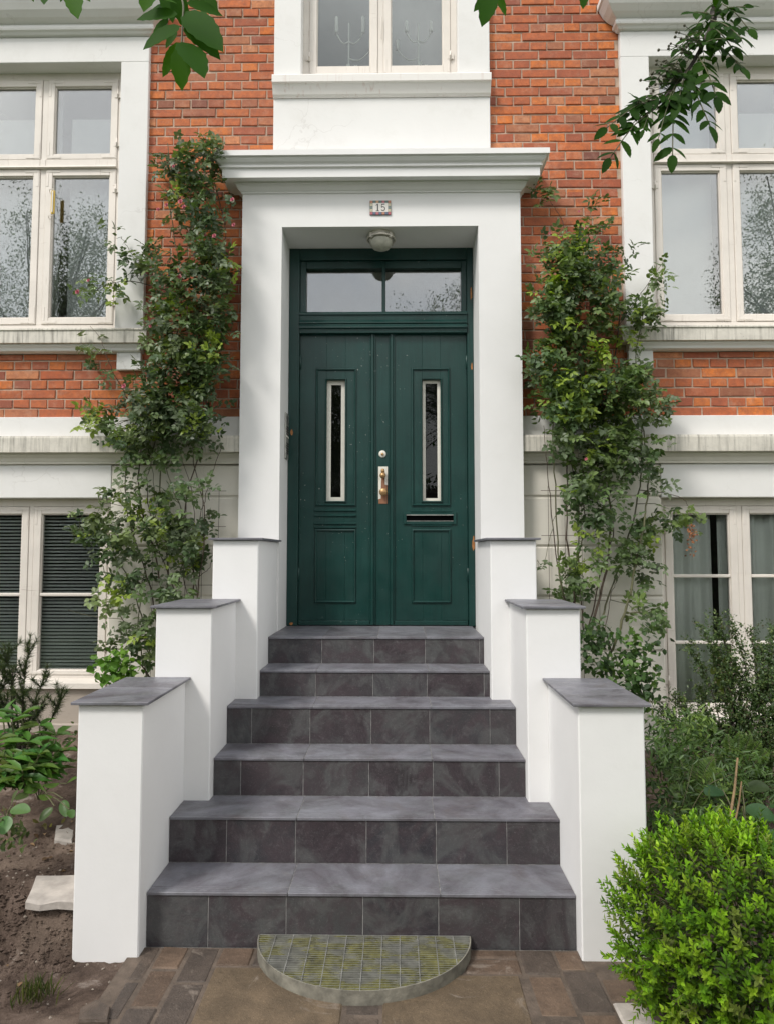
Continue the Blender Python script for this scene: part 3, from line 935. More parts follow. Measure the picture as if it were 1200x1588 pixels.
def casement(win, x0, x1, z0, z1, yf, w, wb, muntins=(), brackets=True, mat=M_WOOD, glass=None):
    """one sash: frame ring with a stepped inner edge, glass pane, glazing bars, iron corner brackets"""
    s = MB()
    s.box(x0, x0 + w, yf, yf + .04, z0, z1, .003); s.box(x1 - w, x1, yf, yf + .04, z0, z1, .003)
    s.box(x0 + w, x1 - w, yf + .0008, yf + .04, z0, z0 + wb, .003); s.box(x0 + w, x1 - w, yf + .0008, yf + .04, z1 - w, z1, .003)
    s.ring(x0 + w - .001, x1 - w + .001, z0 + wb - .001, z1 - w + .001, .008, yf + .012, yf + .036)
    s.build('casement', mat, win)
    g = MB(); g.box(x0 + w - .004, x1 - w + .004, yf + .0245, yf + .0285, z0 + wb - .004, z1 - w + .004); g.build('pane', glass or M_GLASS, win)
    for m in muntins:
        t = MB(); t.box(x0 + w, x1 - w, yf + .005, yf + .0235, m - .011, m + .011, .004); t.build('glazing_bar', mat, win)
    if brackets:
        for cx, sx in ((x0, 1), (x1, -1)):
            for cz, sz in ((z0, 1), (z1, -1)):
                k = MB(); lw = .016
                a0, a1 = sorted((cx + sx * .006, cx + sx * .105)); h0, h1 = sorted((cz + sz * .008, cz + sz * (.008 + lw)))
                k.box(a0, a1, yf - .0022, yf + .001, h0, h1, .001)
                a0, a1 = sorted((cx + sx * .006, cx + sx * (.006 + lw))); h0, h1 = sorted((cz + sz * (.0085 + lw), cz + sz * .125))
                k.box(a0, a1, yf - .0022, yf + .001, h0, h1, .001)
                k.build('corner_bracket', mat, win)

def hinge(win, x, z, yf, mat=M_WOOD):
    h = MB()
    h.lathe((x, yf - .006, z - .03), [(.0001, 0), (.006, 0), (.006, .029), (.0075, .03), (.0075, .034), (.006, .035), (.006, .064), (.0001, .066)], 'z', 8)
    h.box(x - .024, x + .024, yf - .004, yf + .001, z - .022, z + .022, .001)
    h.build('hinge', mat, win)

def room(x0, x1, z0, z1, y0, y1, mat, parent):
    b = MB(); e = .02
    b.box(x0 - e, x0, y0, y1, z0 - e, z1 + e); b.box(x1, x1 + e, y0, y1, z0 - e, z1 + e)
    b.box(x0, x1, y0, y1, z0 - e, z0); b.box(x0, x1, y0, y1, z1, z1 + e); b.box(x0 - e, x1 + e, y1 + .001, y1 + e, z0 - e, z1 + e)
    return b.build('room', mat, parent)

# --- upper storey windows (left and right)
def upper_window(cx, side):
    x0, x1 = cx - .586, cx + .586
    yf = 4.675
    win = part('window', house)
    win['label'] = 'tall cream four-light window ' + ('left' if side < 0 else 'right') + ' of the door'
    f = MB()
    f.box(x0, x0 + .058, yf + .006, 4.79, 3.10, 5.06, .002); f.box(x1 - .058, x1, yf + .006, 4.79, 3.10, 5.06, .002)
    f.box(x0 + .058, x1 - .058, yf + .007, 4.79, 4.998, 5.06, .002); f.box(x0 + .058, x1 - .058, yf + .007, 4.79, 3.10, 3.205, .002)
    f.box(cx - .020, cx + .020, yf + .0075, 4.79, 3.205, 4.998, .002)
    f.box(x0 + .058, cx - .020, yf - .004, 4.79, 4.352, 4.404, .004); f.box(cx + .020, x1 - .058, yf - .004, 4.79, 4.352, 4.404, .004)
    f.box(cx - .0199, cx + .0199, yf - .004, yf + .006, 4.352, 4.404, .002)
    f.build('frame', M_WOOD, win)
    b = MB(); b.moulding([(.006, 4.353), (.020, 4.348), (.022, 4.340), (.004, 4.336)], x0 + .058, x1 - .058, yf + .002, yf + .01, ret=False); b.build('drip_rail', M_WOOD, win)
    for a, c in ((x0 + .060, cx - .0215), (cx + .0215, x1 - .060)):
        casement(win, a, c, 3.208, 4.333, yf, .047, .047)
        casement(win, a, c, 4.407, 4.996, yf, .047, .04)
    for xx in (x0 + .060, x1 - .060):
        for zz in (3.36, 4.18, 4.52, 4.88): hinge(win, xx, zz, yf)
    room(x0, x1, 3.10, 5.06, 4.795, 5.43, M_ROOM, win)
    for a, c in ((x0 + .16, cx - .065), (cx + .125, x1 - .05)):
        t = MB(); t.box(a, c, 4.825, 4.832, 3.18, 4.80, .002); t.build('roller_blind', M_BLIND, win)
    for a in (x0 + .11, cx + .03):
        t = MB(); t.box(a, a + .035, 4.795, 4.815, 3.16, 5.0, .002); t.build('inner_frame', M_BLIND, win)
    # stucco surround
    s = part('window_surround', house)
    jw = .196
    for nm, a, c in (('jamb', x0 - jw, x0), ('jamb', x1, x1 + jw)):
        b = MB(); b.box(a, c, 4.57, 4.80, 3.118, 5.05, .003); b.build(nm, M_STUCCO, s)
    b = MB(); b.box(x0 - jw, x1 + jw, 4.571, 4.80, 5.0505, 5.235, .003); b.build('lintel', M_STUCCO, s)
    b = MB()
    b.moulding([(0, 5.50), (.14, 5.455), (.150, 5.445), (.150, 5.408), (.138, 5.405), (.132, 5.385), (.112, 5.350), (.080, 5.318), (.050, 5.300), (.040, 5.296), (.040, 5.288), (.046, 5.284), (.048, 5.270), (.044, 5.258), (.030, 5.252), (.020, 5.240), (.0, 5.236)], x0 - jw + .005, x1 + jw - .005, 4.571, 4.60)
    b.build('cornice', M_STUCCO, s)
    b = MB(); b.moulding([(-.10, 3.152), (.06, 3.124), (.072, 3.119), (.074, 3.108), (.066, 3.104), (.066, 3.022), (.058, 3.020), (.0, 3.0195)], x0 - jw - .048, x1 + jw + .048, 4.57, 4.70, ret=False)
    b.build('sill', M_LEDGE, s)
    b = MB(); b.moulding([(.052, 3.019), (.050, 3.010), (.036, 2.995), (.030, 2.980), (.014, 2.974), (.0, 2.9735)], x0 - jw + .01, x1 + jw - .01, 4.578, 4.74, ret=False); b.build('sill_moulding', M_STUCCO, s)
    for a, c in ((x0 - jw + .012, x0 - .018), (x1 + .018, x1 + jw - .012)):
        b = MB(); b.box(a, c, 4.572, 4.74, 2.853, 2.973, .003); b.build('sill_block', M_STUCCO, s)
    return win
upper_window(-2.444, -1)
upper_window(2.408, 1)

# --- middle window above the door
win = part('window', house); win['label'] = 'narrow cream two-light window above the door'
f = MB(); yf = 4.655
f.box(-.592, -.548, yf + .006, 4.78, 4.895, 7.0, .002); f.box(.455, .499, yf + .006, 4.78, 4.895, 7.0, .002)
f.box(-.548, .455, yf + .007, 4.78, 4.895, 4.985, .002); f.box(-.060, -.020, yf + .0075, 4.78, 4.985, 7.0, .002)
f.build('frame', M_WOOD, win)
casement(win, -.547, -.0605, 4.988, 6.5, yf, .052, .078, glass=M_GLASS_L)
casement(win, -.0195, .454, 4.988, 6.5, yf, .052, .078, glass=M_GLASS_L)
for xx in (-.547, .454): hinge(win, xx, 5.13, yf)
b = MB(); b.tube([(-.034, yf - .012, 5.42), (-.034, yf - .016, 5.36), (-.034, yf - .016, 5.27), (-.034, yf - .006, 5.255)], .004, 6); b.build('window_hook', M_WOOD, win)
b = MB(); b.box(-.548, .455, 4.72, 4.95, 4.93, 4.985, .002); b.build('inner_sill', M_WOOD, win)
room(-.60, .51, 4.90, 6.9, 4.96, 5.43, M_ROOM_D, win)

# --- basement windows
def cellar_window(cx, z0, muntins, side):
    x0, x1 = (-3.02, -1.863) if side < 0 else (1.843, 2.95)
    yf = 4.665
    win = part('window', house); win['label'] = ('basement window with venetian blinds left of the steps' if side < 0 else 'basement window with grey curtains right of the steps')
    f = MB()
    f.box(x0, x0 + .045, yf + .006, 4.78, z0 - .06, 1.976, .002); f.box(x1 - .045, x1, yf + .006, 4.78, z0 - .06, 1.976, .002)
    f.box(x0 + .045, x1 - .045, yf + .007, 4.78, 1.925, 1.976, .002); f.box(x0 + .045, x1 - .045, yf + .007, 4.78, z0 - .06, z0 - .028, .002)
    f.box(cx - .016, cx + .016, yf + .004, 4.715, z0 - .028, 1.925, .002)
    f.build('frame', M_WOOD, win)
    casement(win, x0 + .047, cx - .0175, z0 - .026, 1.923, yf, .050, .030, muntins, glass=M_GLASS_L)
    casement(win, cx + .0175, x1 - .047, z0 - .026, 1.923, yf, .050, .030, muntins, glass=M_GLASS_L)
    b = MB(); b.moulding([(-.08, z0 - .048), (.03, z0 - .066), (.032, z0 - .10), (.0, z0 - .104)], x0, x1, 4.60, 4.70, ret=False); b.build('sill', M_WOOD, win)
    for xx in (x0 + .046, x1 - .046):
        for zz in (z0 + .16, 1.76): hinge(win, xx, zz, yf)
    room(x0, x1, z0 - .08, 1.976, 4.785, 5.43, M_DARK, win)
    return win
cellar_window(-2.440, .804, (1.319,), -1)
cellar_window(2.395, .590, (1.449, 1.003), 1)
for (a, c), nm in (((-2.965, -2.47), 'outer'), ((-2.41, -1.91), 'inner')):
    t = thing('venetian_blind', 'white venetian blind behind the ' + ('left sash of the left basement window' if nm == 'outer' else 'right sash of the left basement window beside the rose'), 'blind', 'blinds in the left basement window')
    b = MB(); b.box(a, c, 4.722, 4.75, 1.885, 1.915, .003); b.build('head_rail', M_SLAT, t)
    z = 1.872; k = 0
    while z > .79:
        b = MB(); dz = .0065
        vs = [(a, 4.722, z - dz), (c, 4.722, z - dz), (c, 4.735, z + .0015), (a, 4.735, z + .0015), (a, 4.748, z + dz), (c, 4.748, z + dz)]
        b.add(vs, [(0, 1, 2, 3), (3, 2, 5, 4)]); b.build('slat', M_SLAT, t)
        z -= .0235
def curtain(a, c, z0, z1, y, folds, label):
    n = 60; vs = []
    for k in range(n + 1):
        u = k / n; x = a + (c - a) * u
        yy = y + .018 * math.sin(u * folds * 6.283) + .007 * math.sin(u * folds * 13 + 1)
        vs += [(x, yy, z0), (x + .004 * math.sin(u * 20), yy * 1.0, (z0 + z1) / 2), (x, yy, z1)]
    b = MB(); b.add(vs, [(k * 3 + j, k * 3 + 3 + j, k * 3 + 4 + j, k * 3 + 1 + j) for k in range(n) for j in (0, 1)], True)
    o = b.build('curtain', M_CURTAIN, label=label, category='curtain', group='curtains in the right basement window')
    m = o.modifiers.new('thickness', 'SOLIDIFY'); m.thickness = .002
curtain(1.87, 2.235, .53, 1.96, 4.755, 3, 'grey curtain filling the near sash of the right basement window')
curtain(2.285, 2.345, .53, 1.96, 4.755, 1, 'narrow strip of grey curtain beside the dark gap in the right basement window')
curtain(2.42, 2.93, .53, 1.96, 4.755, 4, 'grey curtain in the far right sash of the right basement window')

# --- the door
door = part('door', house); door['label'] = 'dark green double door with slit windows and a transom light'
Y0 = 4.80
f = MB()
f.box(-.698, -.622, Y0, 4.90, 1.096, OZ - .001, .003); f.box(.573, .618, Y0, 4.90, 1.096, OZ - .001, .003)
f.box(-.622, .573, Y0 + .001, 4.90, 3.715, OZ - .001, .003)
f.box(-.622, -.580, Y0 + .022, 4.90, 3.32, 3.715, .003); f.box(.536, .573, Y0 + .022, 4.90, 3.32, 3.715, .003)
f.box(-.034, -.008, Y0 + .018, 4.90, 3.32, 3.715, .004); f.box(-.580, .536, Y0 + .024, 4.90, 3.66, 3.7149, .003)
f.build('door_frame', M_DOOR, door)
b = MB(); b.moulding([(-.02, 3.332), (.018, 3.326), (.022, 3.318), (.022, 3.306), (.012, 3.302), (.010, 3.268), (.014, 3.262), (.020, 3.252), (.020, 3.244), (.012, 3.240), (.016, 3.230), (.028, 3.220), (.028, 3.208), (.014, 3.202), (.012, 3.176), (-.02, 3.172)], -.621, .572, Y0 + .004, 4.895, ret=False)
b.build('transom_bar', M_DOOR, door)
for a, c in ((-.582, -.032), (-.010, .538)):
    b = MB(); b.box(a, c, 4.858, 4.862, 3.315, 3.67); b.build('transom_pane', M_GLASS, door)
YL = 4.832
def leaf(name, x0, x1, gx0, gx1):
    b = MB()   # leaf boards round the slit window
    b.box(x0, gx0, YL, 4.875, 1.132, 3.172, .002); b.box(gx1, x1, YL, 4.875, 1.132, 3.172, .002)
    b.box(gx0, gx1, YL, 4.875, 1.132, 1.972); b.box(gx0, gx1, YL, 4.875, 2.844, 3.172)
    b.box(x0 + .001, x1 - .001, YL - .010, 4.874, 1.098, 1.131, .004)
    return b.build(name, M_DOOR, door)
Llf = leaf('door_leaf', -.6205, -.105, -.428, -.296)
Rlf = leaf('door_leaf', .042, .5715, .254, .383)
b = MB(); b.box(-.104, .041, YL + .003, 4.875, 1.10, 3.172, .0); b.build('meeting_board', M_DOOR, door)
for x in (-.122, .016):
    b = MB()
    for dx, w, h in ((0, .011, .010), (.011, .020, .017), (.031, .011, .010)):
        b.box(x + dx, x + dx + w, YL - h, YL + .006, 1.10 if dx == .011 else 1.105, 3.176, .003)
    b.build('astragal', M_DOOR, door)
for lf, px0, px1, gx0, gx1 in ((Llf, -.507, -.215, -.428, -.296), (Rlf, .175, .452, .254, .383)):
    for z0, z1 in ((1.935, 2.928), (1.252, 1.774)):
        b = MB(); b.bead(px0, px1, z0, z1, .017, YL, .013); b.build('panel_moulding', M_DOOR, lf)
    b = MB(); b.bead(gx0 - .012, gx1 + .012, 1.960, 2.856, .013, YL, .011); b.build('slit_moulding', M_DOOR, lf)
    b = MB(); b.ring(gx0, gx1, 1.972, 2.844, .030 if lf is Llf else .022, YL + .026, YL + .029); b.build('masking_tape', M_TAPE, lf)
    b = MB(); b.box(gx0, gx1, YL + .030, YL + .034, 1.972, 2.844); b.build('slit_pane', M_GLASS_D, lf)
    b = MB(); b.box(gx0, gx1, YL + .040, YL + .042, 1.972, 2.844); b.build('slit_backing', M_DARK, lf)
t = MB(); t.add([(-.326, YL + .0255, 2.0), (-.297, YL + .0255, 2.0), (-.297, YL + .0255, 2.21), (-.312, YL + .0255, 2.235), (-.327, YL + .0255, 2.215)], [(0, 1, 2, 3, 4)]); t.build('torn_tape', M_TAPE, Llf)
for z in (1.905, 1.868, 1.812, 1.785):
    b = MB(); b.box(-.513, -.212, YL - .010, YL + .002, z - .008, z + .008, .005); b.build('rib', M_DOOR, Llf)
for z in (1.898, 1.800):
    b = MB(); b.box(.168, .458, YL - .009, YL + .002, z - .006, z + .006, .004); b.build('rib', M_DOOR, Rlf)
ls = part('letter_slot', door)
b = MB(); b.ring(.118, .492, 1.806, 1.890, .021, YL - .012, YL - .001, .003); b.build('slot_plate', M_DOOR, ls)
b = MB(); b.box(.140, .470, YL - .0125, YL - .004, 1.8275, 1.8315, .001); b.build('slot_lip', M_STEEL, ls)
b = MB(); b.box(.139, .471, YL - .0015, YL - .0005, 1.832, 1.868); b.build('slot_opening', M_BLACK, ls)
b = MB(); b.box(.138, .472, YL - .0135, YL - .004, 1.8685, 1.8745, .0012); b.build('slot_lip', M_STEEL, ls)
b = MB(); b.lathe((-.029, YL + .003, 2.308), [(.026, 0), (.026, -.004), (.022, -.007), (.0001, -.008)], 'y', 20); lk = b.build('lock_rosette', M_TAPE, door)
b = MB(); b.lathe((-.029, YL - .005, 2.306), [(.011, 0), (.010, -.006), (.0001, -.007)], 'y', 12); b.build('lock_cylinder', M_BRASS, lk)
hd = part('door_handle', door)
b = MB(); b.box(-.056, .005, YL - .001, YL + .004, 1.952, 2.214, .002); b.build('handle_plate', M_BROWNP, hd)
b = MB(); b.add([(-.058, YL - .002, 1.985), (-.040, YL - .002, 1.99), (-.038, YL - .002, 2.11), (-.030, YL - .002, 2.18), (-.020, YL - .002, 2.196), (-.012, YL - .002, 2.18), (-.012, YL - .002, 2.09), (.006, YL - .002, 2.085), (.007, YL - .002, 2.218), (-.058, YL - .002, 2.218)], [(0, 1, 2, 9), (2, 3, 4, 9), (4, 8, 9), (4, 5, 8), (5, 6, 7, 8)]); b.build('handle_tape', M_TAPE, hd)
b = MB(); b.lathe((-.026, YL - .001, 2.150), [(.012, 0), (.012, -.018), (.020, -.026), (.022, -.040), (.014, -.050), (.0001, -.052)], 'y', 16); b.lathe((-.026, YL - .03, 2.185), [(.006, -.02), (.014, -.005), (.011, .012), (.0001, .016)], 'z', 10); b.build('upper_knob', M_BRASS, hd)
b = MB(); b.lathe((-.022, YL - .001, 2.033), [(.012, 0), (.012, -.018), (.026, -.024), (.029, -.034), (.024, -.042), (.0001, -.044)], 'y', 20); b.build('lower_knob', M_BRASS, hd)
for x, z in ((-.618, 2.97), (-.618, 1.45), (.570, 2.97), (.570, 1.45)):
    b = MB(); b.lathe((x, YL - .006, z - .05), [(.0001, 0), (.008, .004), (.008, .096), (.0001, .1)], 'z', 8); b.build('door_hinge', M_DOOR, door)
def chip(x, z, w, h):
    n = 11; vs = []
    for k in range(n):
        t = 2 * math.pi * k / n; r = random.uniform(.65, 1.15)
        vs.append((x + w * r * math.cos(t), Y0 - .0012, z + h * r * math.sin(t)))
    b = MB(); b.add(vs, [tuple(range(n))]); b.build('bare_wood_patch', M_CHIP, door)
for x, z, w, h in ((.604, 3.46, .008, .05), (.605, 2.93, .007, .03), (.606, 1.67, .009, .055), (-.672, 2.46, .010, .022), (-.665, 1.112, .014, .012)): chip(x, z, w, h)

# ------------------------------------------------------------------ small things on the house
num = thing('house_number_tile', 'small ceramic tile with the number 15 above the door', 'number tile')
nx0, nx1, nz0, nz1 = -.107, .034, 3.877, 3.976
b = MB(); b.box(nx0, nx1, YP - .008, YP + .001, nz0, nz1, .001); b.build('tile_back', M_INK, num)
cols = [(.45, .20, .12), (.10, .16, .14), (.48, .30, .16), (.42, .12, .14), (.55, .50, .36), (.20, .26, .24), (.10, .13, .20)]
mats = [plain('mosaic_%d' % i, c, .3, .2, 60, 0) for i, c in enumerate(cols)]
cell = (nx1 - nx0) / 7
for i in range(7):
    for j in range(5):
        if i in (0, 6) or j in (0, 4):
            ch = (nz1 - nz0) / 5
            b = MB(); b.box(nx0 + i * cell + .001, nx0 + (i + 1) * cell - .001, YP - .0092, YP - .007, nz0 + j * ch + .001, nz0 + (j + 1) * ch - .001)
            b.build('mosaic_piece', mats[[0, 1, 2, 1, 3, 1, 0][i] if j == 4 else ([3, 6, 3, 6, 0, 6, 3][i] if j == 0 else [4, 5, 4][j - 1])], num)
b = MB(); b.box(nx0 + cell * 1.0, nx1 - cell * 1.0, YP - .0095, YP - .0075, nz0 + .0185, nz1 - .0185); b.build('number_field', M_CERAMIC, num)
def stroke(b, pts, w):
    for (x0, z0), (x1, z1) in zip(pts[:-1], pts[1:]):
        d = Vector((x1 - x0, 0, z1 - z0)); L_ = d.length; d.normalize(); nrm = Vector((-d.z, 0, d.x)) * w / 2
        p, q2 = Vector((x0, YP - .0102, z0)) - d * w * .3, Vector((x1, YP - .0102, z1)) + d * w * .3
        vs = [p - nrm, p + nrm, q2 + nrm, q2 - nrm]
        b.add(vs + [v + Vector((0, .0015, 0)) for v in vs], [(0, 1, 2, 3), (0, 1, 5, 4), (1, 2, 6, 5), (2, 3, 7, 6), (3, 0, 4, 7)])
zc = (nz0 + nz1) / 2
b = MB(); X = -.054; stroke(b, [(X, zc - .022), (X, zc + .023)], .0075); stroke(b, [(X - .011, zc + .014), (X - .002, zc + .023)], .004); stroke(b, [(X - .010, zc - .0235), (X + .010, zc - .0235)], .004); b.build('numeral', M_INK, num)
b = MB(); X = -.018
stroke(b, [(X + .010, zc + .023), (X - .009, zc + .022)], .006); stroke(b, [(X - .009, zc + .021), (X - .010, zc + .004)], .004)
arc = [(X + .0125 * math.sin(t) - .0005, zc - .0085 + .0135 * math.cos(t)) for t in [math.radians(a) for a in range(-50, 246, 22)]]
stroke(b, arc, .005); b.build('numeral', M_INK, num)

lamp = thing('porch_lamp', 'round bulkhead lamp under the portal above the door', 'lamp')
LC = (-.034, 4.60, OZ)
b = MB(); b.lathe(LC, [(.088, .0), (.090, -.010), (.086, -.030), (.070, -.034)], 'z', 32); b.build('lamp_base', M_LAMP, lamp)
b = MB(); b.lathe(LC, [(.078, -.030), (.082, -.036), (.080, -.052), (.072, -.074), (.058, -.092), (.034, -.104), (.0001, -.108)], 'z', 32); b.build('lamp_glass', M_LAMPG, lamp)
b = MB(); b.tube([(LC[0] + .094 * math.cos(t), LC[1] + .094 * math.sin(t), LC[2] - .034) for t in [2 * math.pi * k / 32 for k in range(33)]], .007, 8, False); b.build('lamp_ring', M_LAMP, lamp)
for t in (.7, 2.4, 3.9, 5.5):
    b = MB(); x, y = LC[0] + .09 * math.cos(t), LC[1] + .09 * math.sin(t); b.box(x - .012, x + .012, y - .012, y + .012, OZ - .048, OZ - .012, .003); b.build('clip', M_LAMP, lamp)

ic = thing('intercom_panel', 'slim grey intercom panel with buttons on the white reveal left of the door', 'intercom')
b = MB(); b.box(OX0 - .001, OX0 + .012, 4.655, 4.765, 2.255, 2.575, .003); b.build('panel_plate', M_STEEL, ic)
for k in range(10):
    b = MB(); z = 2.29 + k * .017 + (.03 if k > 4 else 0); b.box(OX0 + .011, OX0 + .0155, 4.67, 4.75, z, z + .010, .001); b.build('button', M_TAPE if k == 5 else M_IRON, ic)
for k in range(6):
    b = MB(); z = 2.50 + k * .010; b.box(OX0 + .011, OX0 + .013, 4.675, 4.745, z, z + .004); b.build('speaker_slot', M_IRON, ic)

th = thing('window_thermometer', 'yellow thermometer fixed to the tall window left of the rose', 'thermometer')
p = at(83, 320, 4.64)
b = MB(); b.box(p.x - .014, p.x + .014, 4.632, 4.640, 3.985, 4.155, .003); b.build('scale_plate', M_YELLOW, th)
b = MB(); b.tube([(p.x, 4.628, 3.995), (p.x, 4.628, 4.145)], .004, 8); b.build('tube', M_WHITE, th)
for z in (3.975, 4.165):
    b = MB(); b.tube([(p.x - .045, 4.672, z), (p.x - .03, 4.640, z), (p.x + .004, 4.636, z)], .0028, 6); b.build('bracket', M_WOOD, th)

# candelabra and pots on the inner sill of the middle window
def candelabrum(px, candles, label):
    Yc = 4.80
    t = thing('candelabrum', label, 'candelabrum', 'candelabra in the window above the door')
    base = at(px, 98, Yc); top = at(px, 36, Yc); bz = 4.986
    b = MB(); b.tube([(base.x, Yc, bz), (base.x, Yc, top.z)], .0055, 8); b.lathe((base.x, Yc, bz), [(.035, 0), (.034, .006), (.012, .014), (.005, .03)], 'z', 16); b.build('stem', M_WHITE, t)
    for cx_, cy0, cy1 in candles:
        lo = at(cx_, cy1, Yc); hi = at(cx_, cy0, Yc)
        jz = lo.z - .055
        pts = [Vector((base.x, Yc, jz - .01)) .lerp(Vector((lo.x, Yc, lo.z)), u) + Vector((0, 0, -.045 * math.sin(u * math.pi))) for u in np.linspace(0, 1, 9)]
        b = MB(); b.tube(pts, 0.0046, 6); b.lathe((lo.x, Yc, lo.z), [(.004, -.004), (.015, 0), (.015, .004), (.010, .006)], 'z', 12); b.build('arm', M_WHITE, t)
        b = MB(); b.lathe((lo.x, Yc, lo.z + .004), [(.0125, 0), (.0125, hi.z - lo.z - .01), (.006, hi.z - lo.z - .002), (.0001, hi.z - lo.z)], 'z', 12); b.build('candle', M_WHITE, t)
    for k in range(7):
        fx, fz = base.x + random.uniform(-.06, .06), bz + random.uniform(.06, .19)
        n = 6; P = [(fx, Yc - .02, fz)] * n
        D = [(math.cos(2 * math.pi * i / n), -.35, math.sin(2 * math.pi * i / n)) for i in range(n)]
        me = leaves_mesh('flower', P, D, [(0, -1, 0.1)] * n, [.022] * n, [.016] * n, [(.7, .68, .62)] * n, T_SMALL)
        link('flower', me, M_WHITE, t)
candelabrum(541, [(522, 26, 51), (563, 26, 51), (575, 62, 77)], 'white wire candelabrum in the left pane above the door')
candelabrum(648, [(630, 33, 49), (668, 33, 49), (616, 62, 77)], 'white wire candelabrum in the right pane above the door')
for px, lab in ((508, 'small round white pot at the left end of the upper window sill'), (679, 'small round white pot at the right end of the upper window sill')):
    p = at(px, 98, 4.80)
    t = thing('pot', lab, 'pot', 'white pots in the window above the door')
    b = MB(); b.lathe((p.x, 4.80, 4.986), [(.030, 0), (.037, .015), (.036, .032), (.026, .044), (.010, .046)], 'z', 20); b.build('pot_body', M_WHITE, t)
    b = MB(); b.lathe((p.x, 4.80, 5.031), [(.010, 0), (.008, .008), (.0001, .012)], 'z', 12); b.build('lid_knob', M_WHITE, t)

# ------------------------------------------------------------------ plants
GREENS = [(.050, .095, .030), (.036, .072, .028), (.075, .125, .034), (.062, .105, .048), (.15, .23, .035)]

def smooth_path(pts, n):
    """Catmull-Rom through the points"""
    pts = [Vector(p) for p in pts]
    P = [pts[0] * 2 - pts[1]] + pts + [pts[-1] * 2 - pts[-2]]
    out = []
    segs = len(pts) - 1
    for i in range(n + 1):
        u = i / n * segs; k = min(int(u), segs - 1); t = u - k
        a, b, c, d = P[k], P[k + 1], P[k + 2], P[k + 3]
        out.append(.5 * ((2 * b) + (c - a) * t + (2 * a - 5 * b + 4 * c - d) * t * t + (3 * b - a - 3 * c + d) * t ** 3))
    return out

def compound(P, D, N, n_pairs, rach, ll, lw, cols):
    """pinnate leaves: returns arrays for all leaflets"""
    D = unit(D); S = unit(np.cross(D, N)); N = np.cross(S, D)
    oP, oD, oN, oL, oW, oC = [], [], [], [], [], []
    n = len(P)
    for k in range(n_pairs):
        t = (.42 + .5 * k / max(1, n_pairs - 1)) if n_pairs > 1 else .5
        for s in (-1, 1):
            base = P + D * (rach * t)[:, None]
            dr = unit(S * s + D * .45 + N * RNG.normal(0, .18, (n, 1)))
            oP.append(base); oD.append(dr); oN.append(N + RNG.normal(0, .22, (n, 3))); oL.append(ll * RNG.uniform(.75, 1.05, n)); oW.append(lw * RNG.uniform(.8, 1.1, n)); oC.append(cols)
    oP.append(P + D * rach[:, None]); oD.append(D + RNG.normal(0, .12, (n, 3))); oN.append(N); oL.append(ll * 1.15); oW.append(lw * 1.1); oC.append(cols)
    return [np.concatenate(x) for x in (oP, oD, oN, oL, oW, oC)]

def blossom(parent, p, r, mat=M_PETAL):
    n = 13; P, D, N, L_, W_ = [], [], [], [], []
    for i in range(n):
        t = i * 2.4; e = .25 + .75 * i / n
        d = (math.cos(t) * e, -1.15 + e * .9, math.sin(t) * e)
        P.append(p); D.append(d); N.append((-math.cos(t) * .6, -1, -math.sin(t) * .6)); L_.append(r * (.7 + .4 * e)); W_.append(r * 1.05)
    me = leaves_mesh('blossom', P, D, N, L_, W_, [(1, 1, 1)] * n, T_LEAF)
    return link('blossom', me, mat, parent)

